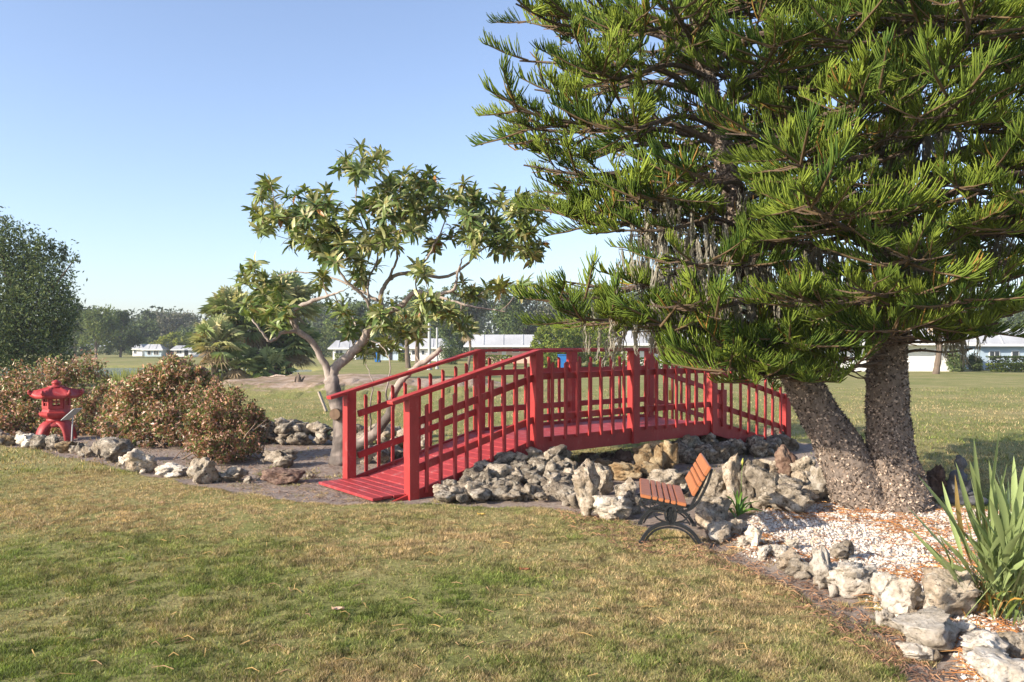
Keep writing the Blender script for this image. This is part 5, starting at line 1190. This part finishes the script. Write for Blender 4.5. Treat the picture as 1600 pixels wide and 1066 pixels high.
# clipped bushes and hedges
GL = [(.15,.20,.03),(.20,.25,.04),(.10,.15,.03),(.26,.28,.06)]
def clipped(name, label, base, lumps, n, size, seed, cols=GL): shrub(name, label, 'bush', base, lumps, n, size, cols, seed, 10, 'far_leaf', hollow=.9, clump=.05, nclump=260)
clipped('clipped_bush', 'dome shaped clipped green bush above the handrail left of the blue bin', (P(862,0,64).x,64,0), [(862,540,29,32,64),(862,556,28,20,64)], 9000, .20, 31)
clipped('clipped_bush', 'wide flat topped clipped bush above the handrail right of the blue bin', (P(928,0,66).x,66,0), [(928,536,42,26,66),(925,528,36,22,66),(928,556,42,18,66)], 12000, .20, 32)
clipped('hedge_bush', 'small rounded hedge bush at the corner of the white bungalow', (P(976,0,57).x,57,0), [(976,566,13,14,57)], 3000, .15, 33)
def hedge(label, x0, x1, Y, top, seed, cols=GL, dp=1.0):
    a, b = P(x0,0,Y).x, P(x1,0,Y).x; h = P(0,top,Y).z; r = np.random.default_rng(seed); n = int((b-a)*h*260)+800; T = np.stack([r.uniform(a,b,n), Y+dp*r.random(n)**1.5, r.uniform(.02,h,n)+.04*np.sin(r.random(n)*9)],1); T[:n//3,2] = h*(1+r.normal(size=n//3)*.025)
    t = empty('hedge', ((a+b)/2,Y,0), label, 'hedge'); Ms = frames(r.normal(size=(n,3)), r.normal(size=(n,3))+np.array([0,0,.6]))*(.14*r.uniform(.6,1.3,n))[:,None,None]
    cs = np.array(cols)[r.integers(0,len(cols),n)]*r.uniform(.6,1.1,(n,1)); V, Fc, cc = scatter(qv, qf, Ms, T-np.array(t.location), cs); arr_mesh('foliage', V, Fc, M['far_leaf'], cc, False, t)
    B = Bag(); 
    for x in np.arange(a+.2, b, .5): V, Fc = tube([(x-t.location.x,.5,0),(x-t.location.x+.1,.5,h*.8)], [.03,.015], 4, False); B.add(V, Fc)
    B.build('stems', M['bark_far'], t)
hedge('low clipped hedge along the front of the white bungalow with shutters', 990, 1088, 58, 560, 1, [(.08,.15,.03),(.11,.18,.035)])
hedge('low hedge in front of the peach bungalow', 752, 800, 76, 556, 2)
hedge('low hedge below the small white bungalow at left', 522, 552, 96, 553, 3)
hedge('clipped box hedge at the right edge before the blue house', 1553, 1640, 54, 569, 4)
hedge('dark taller hedge behind the clipped box hedge at right', 1552, 1640, 58, 558, 5, [(.05,.08,.03),(.08,.10,.035)])
hedge('short hedge at the foot of the white house with palm trunks', 622, 640, 88, 553, 6)
for px, Y, w, h_, lb, sd in ((1492,54,18,32,'rounded dark shrub before the right part of the long white house',41),(1522,56,14,24,'small grey green shrub left of the clipped box hedge',42),(700,76,26,34,'dark green bush behind the thin posts left of the peach house',43),(1150,62,30,34,'dark shrub right of the white bungalow with shutters',44),(1190,60,20,26,'low green shrub left of the leaning pine trunk on the far lawn',45),(1300,53,12,18,'small shrub at the wall between the two pine trunks',46)):
    shrub('garden_shrub', lb, 'shrub', (P(px,0,Y).x,Y,0), [(px,HY+H0*F/Y-h_*.5,w*.6,h_*.55,Y),(px+w*.3,HY+H0*F/Y-h_*.35,w*.45,h_*.4,Y)], 2600, .16, [(.06,.09,.03),(.09,.13,.04),(.13,.16,.06)], sd, 8, 'far_leaf')
# pond edge reeds and driftwood
r = np.random.default_rng(9); B = Bag()
for i in range(1400):
    x = r.uniform(-22,-13); Y = r.uniform(43,47) if r.random() < .7 else 38+r.random()*3
    h = r.uniform(.2,.7); z = hz1(x,Y); B.add([(x-.03,Y,z),(x+.03,Y,z),(x+r.normal()*.12,Y,z+h)], [(0,1,2)], np.array([.20,.22,.06])*r.uniform(.6,1.4))
tag(B.build('waterside_grass', M['far_leaf']), 'rough grass and reeds along the near edge of the pond', 'grass', kind='stuff')
for k, (a, b_, Y, lb) in enumerate((((440,602),(470,596),37,'pale fallen branch on the sandy mound right of the palms'),((418,605),(446,603),36.5,'pale driftwood lying at the left foot of the sandy mound'))):
    B = Bag(); p = P(*a, Y); q = P(*b_, Y); p.z = hz1(p.x,Y)+.05; q.z = hz1(q.x,Y)+.15; V, Fc = tube([p, (p+q)/2+Vector((0,0,.08)), q], [.07,.06,.03], 6); B.add(V, Fc, (1.6,1.5,1.4)); tag(B.build('driftwood', M['bark_pale']), lb, 'branch')
st_ = empty('cut_stump', (P(476,0,31).x, 31, hz1(P(476,0,31).x,31)), 'cluster of dark cut stems on the sandy ground left of the forked trunk', 'stump')
for i in range(7):
    B = Bag(); x = r.normal()*.3; y = r.normal()*.15; V, Fc = tube([(x,y,-.05),(x+r.normal()*.08,y,r.uniform(.12,.35))], [.05,.035], 6); B.add(V, Fc); B.build('stem', M['bark_far'], st_)
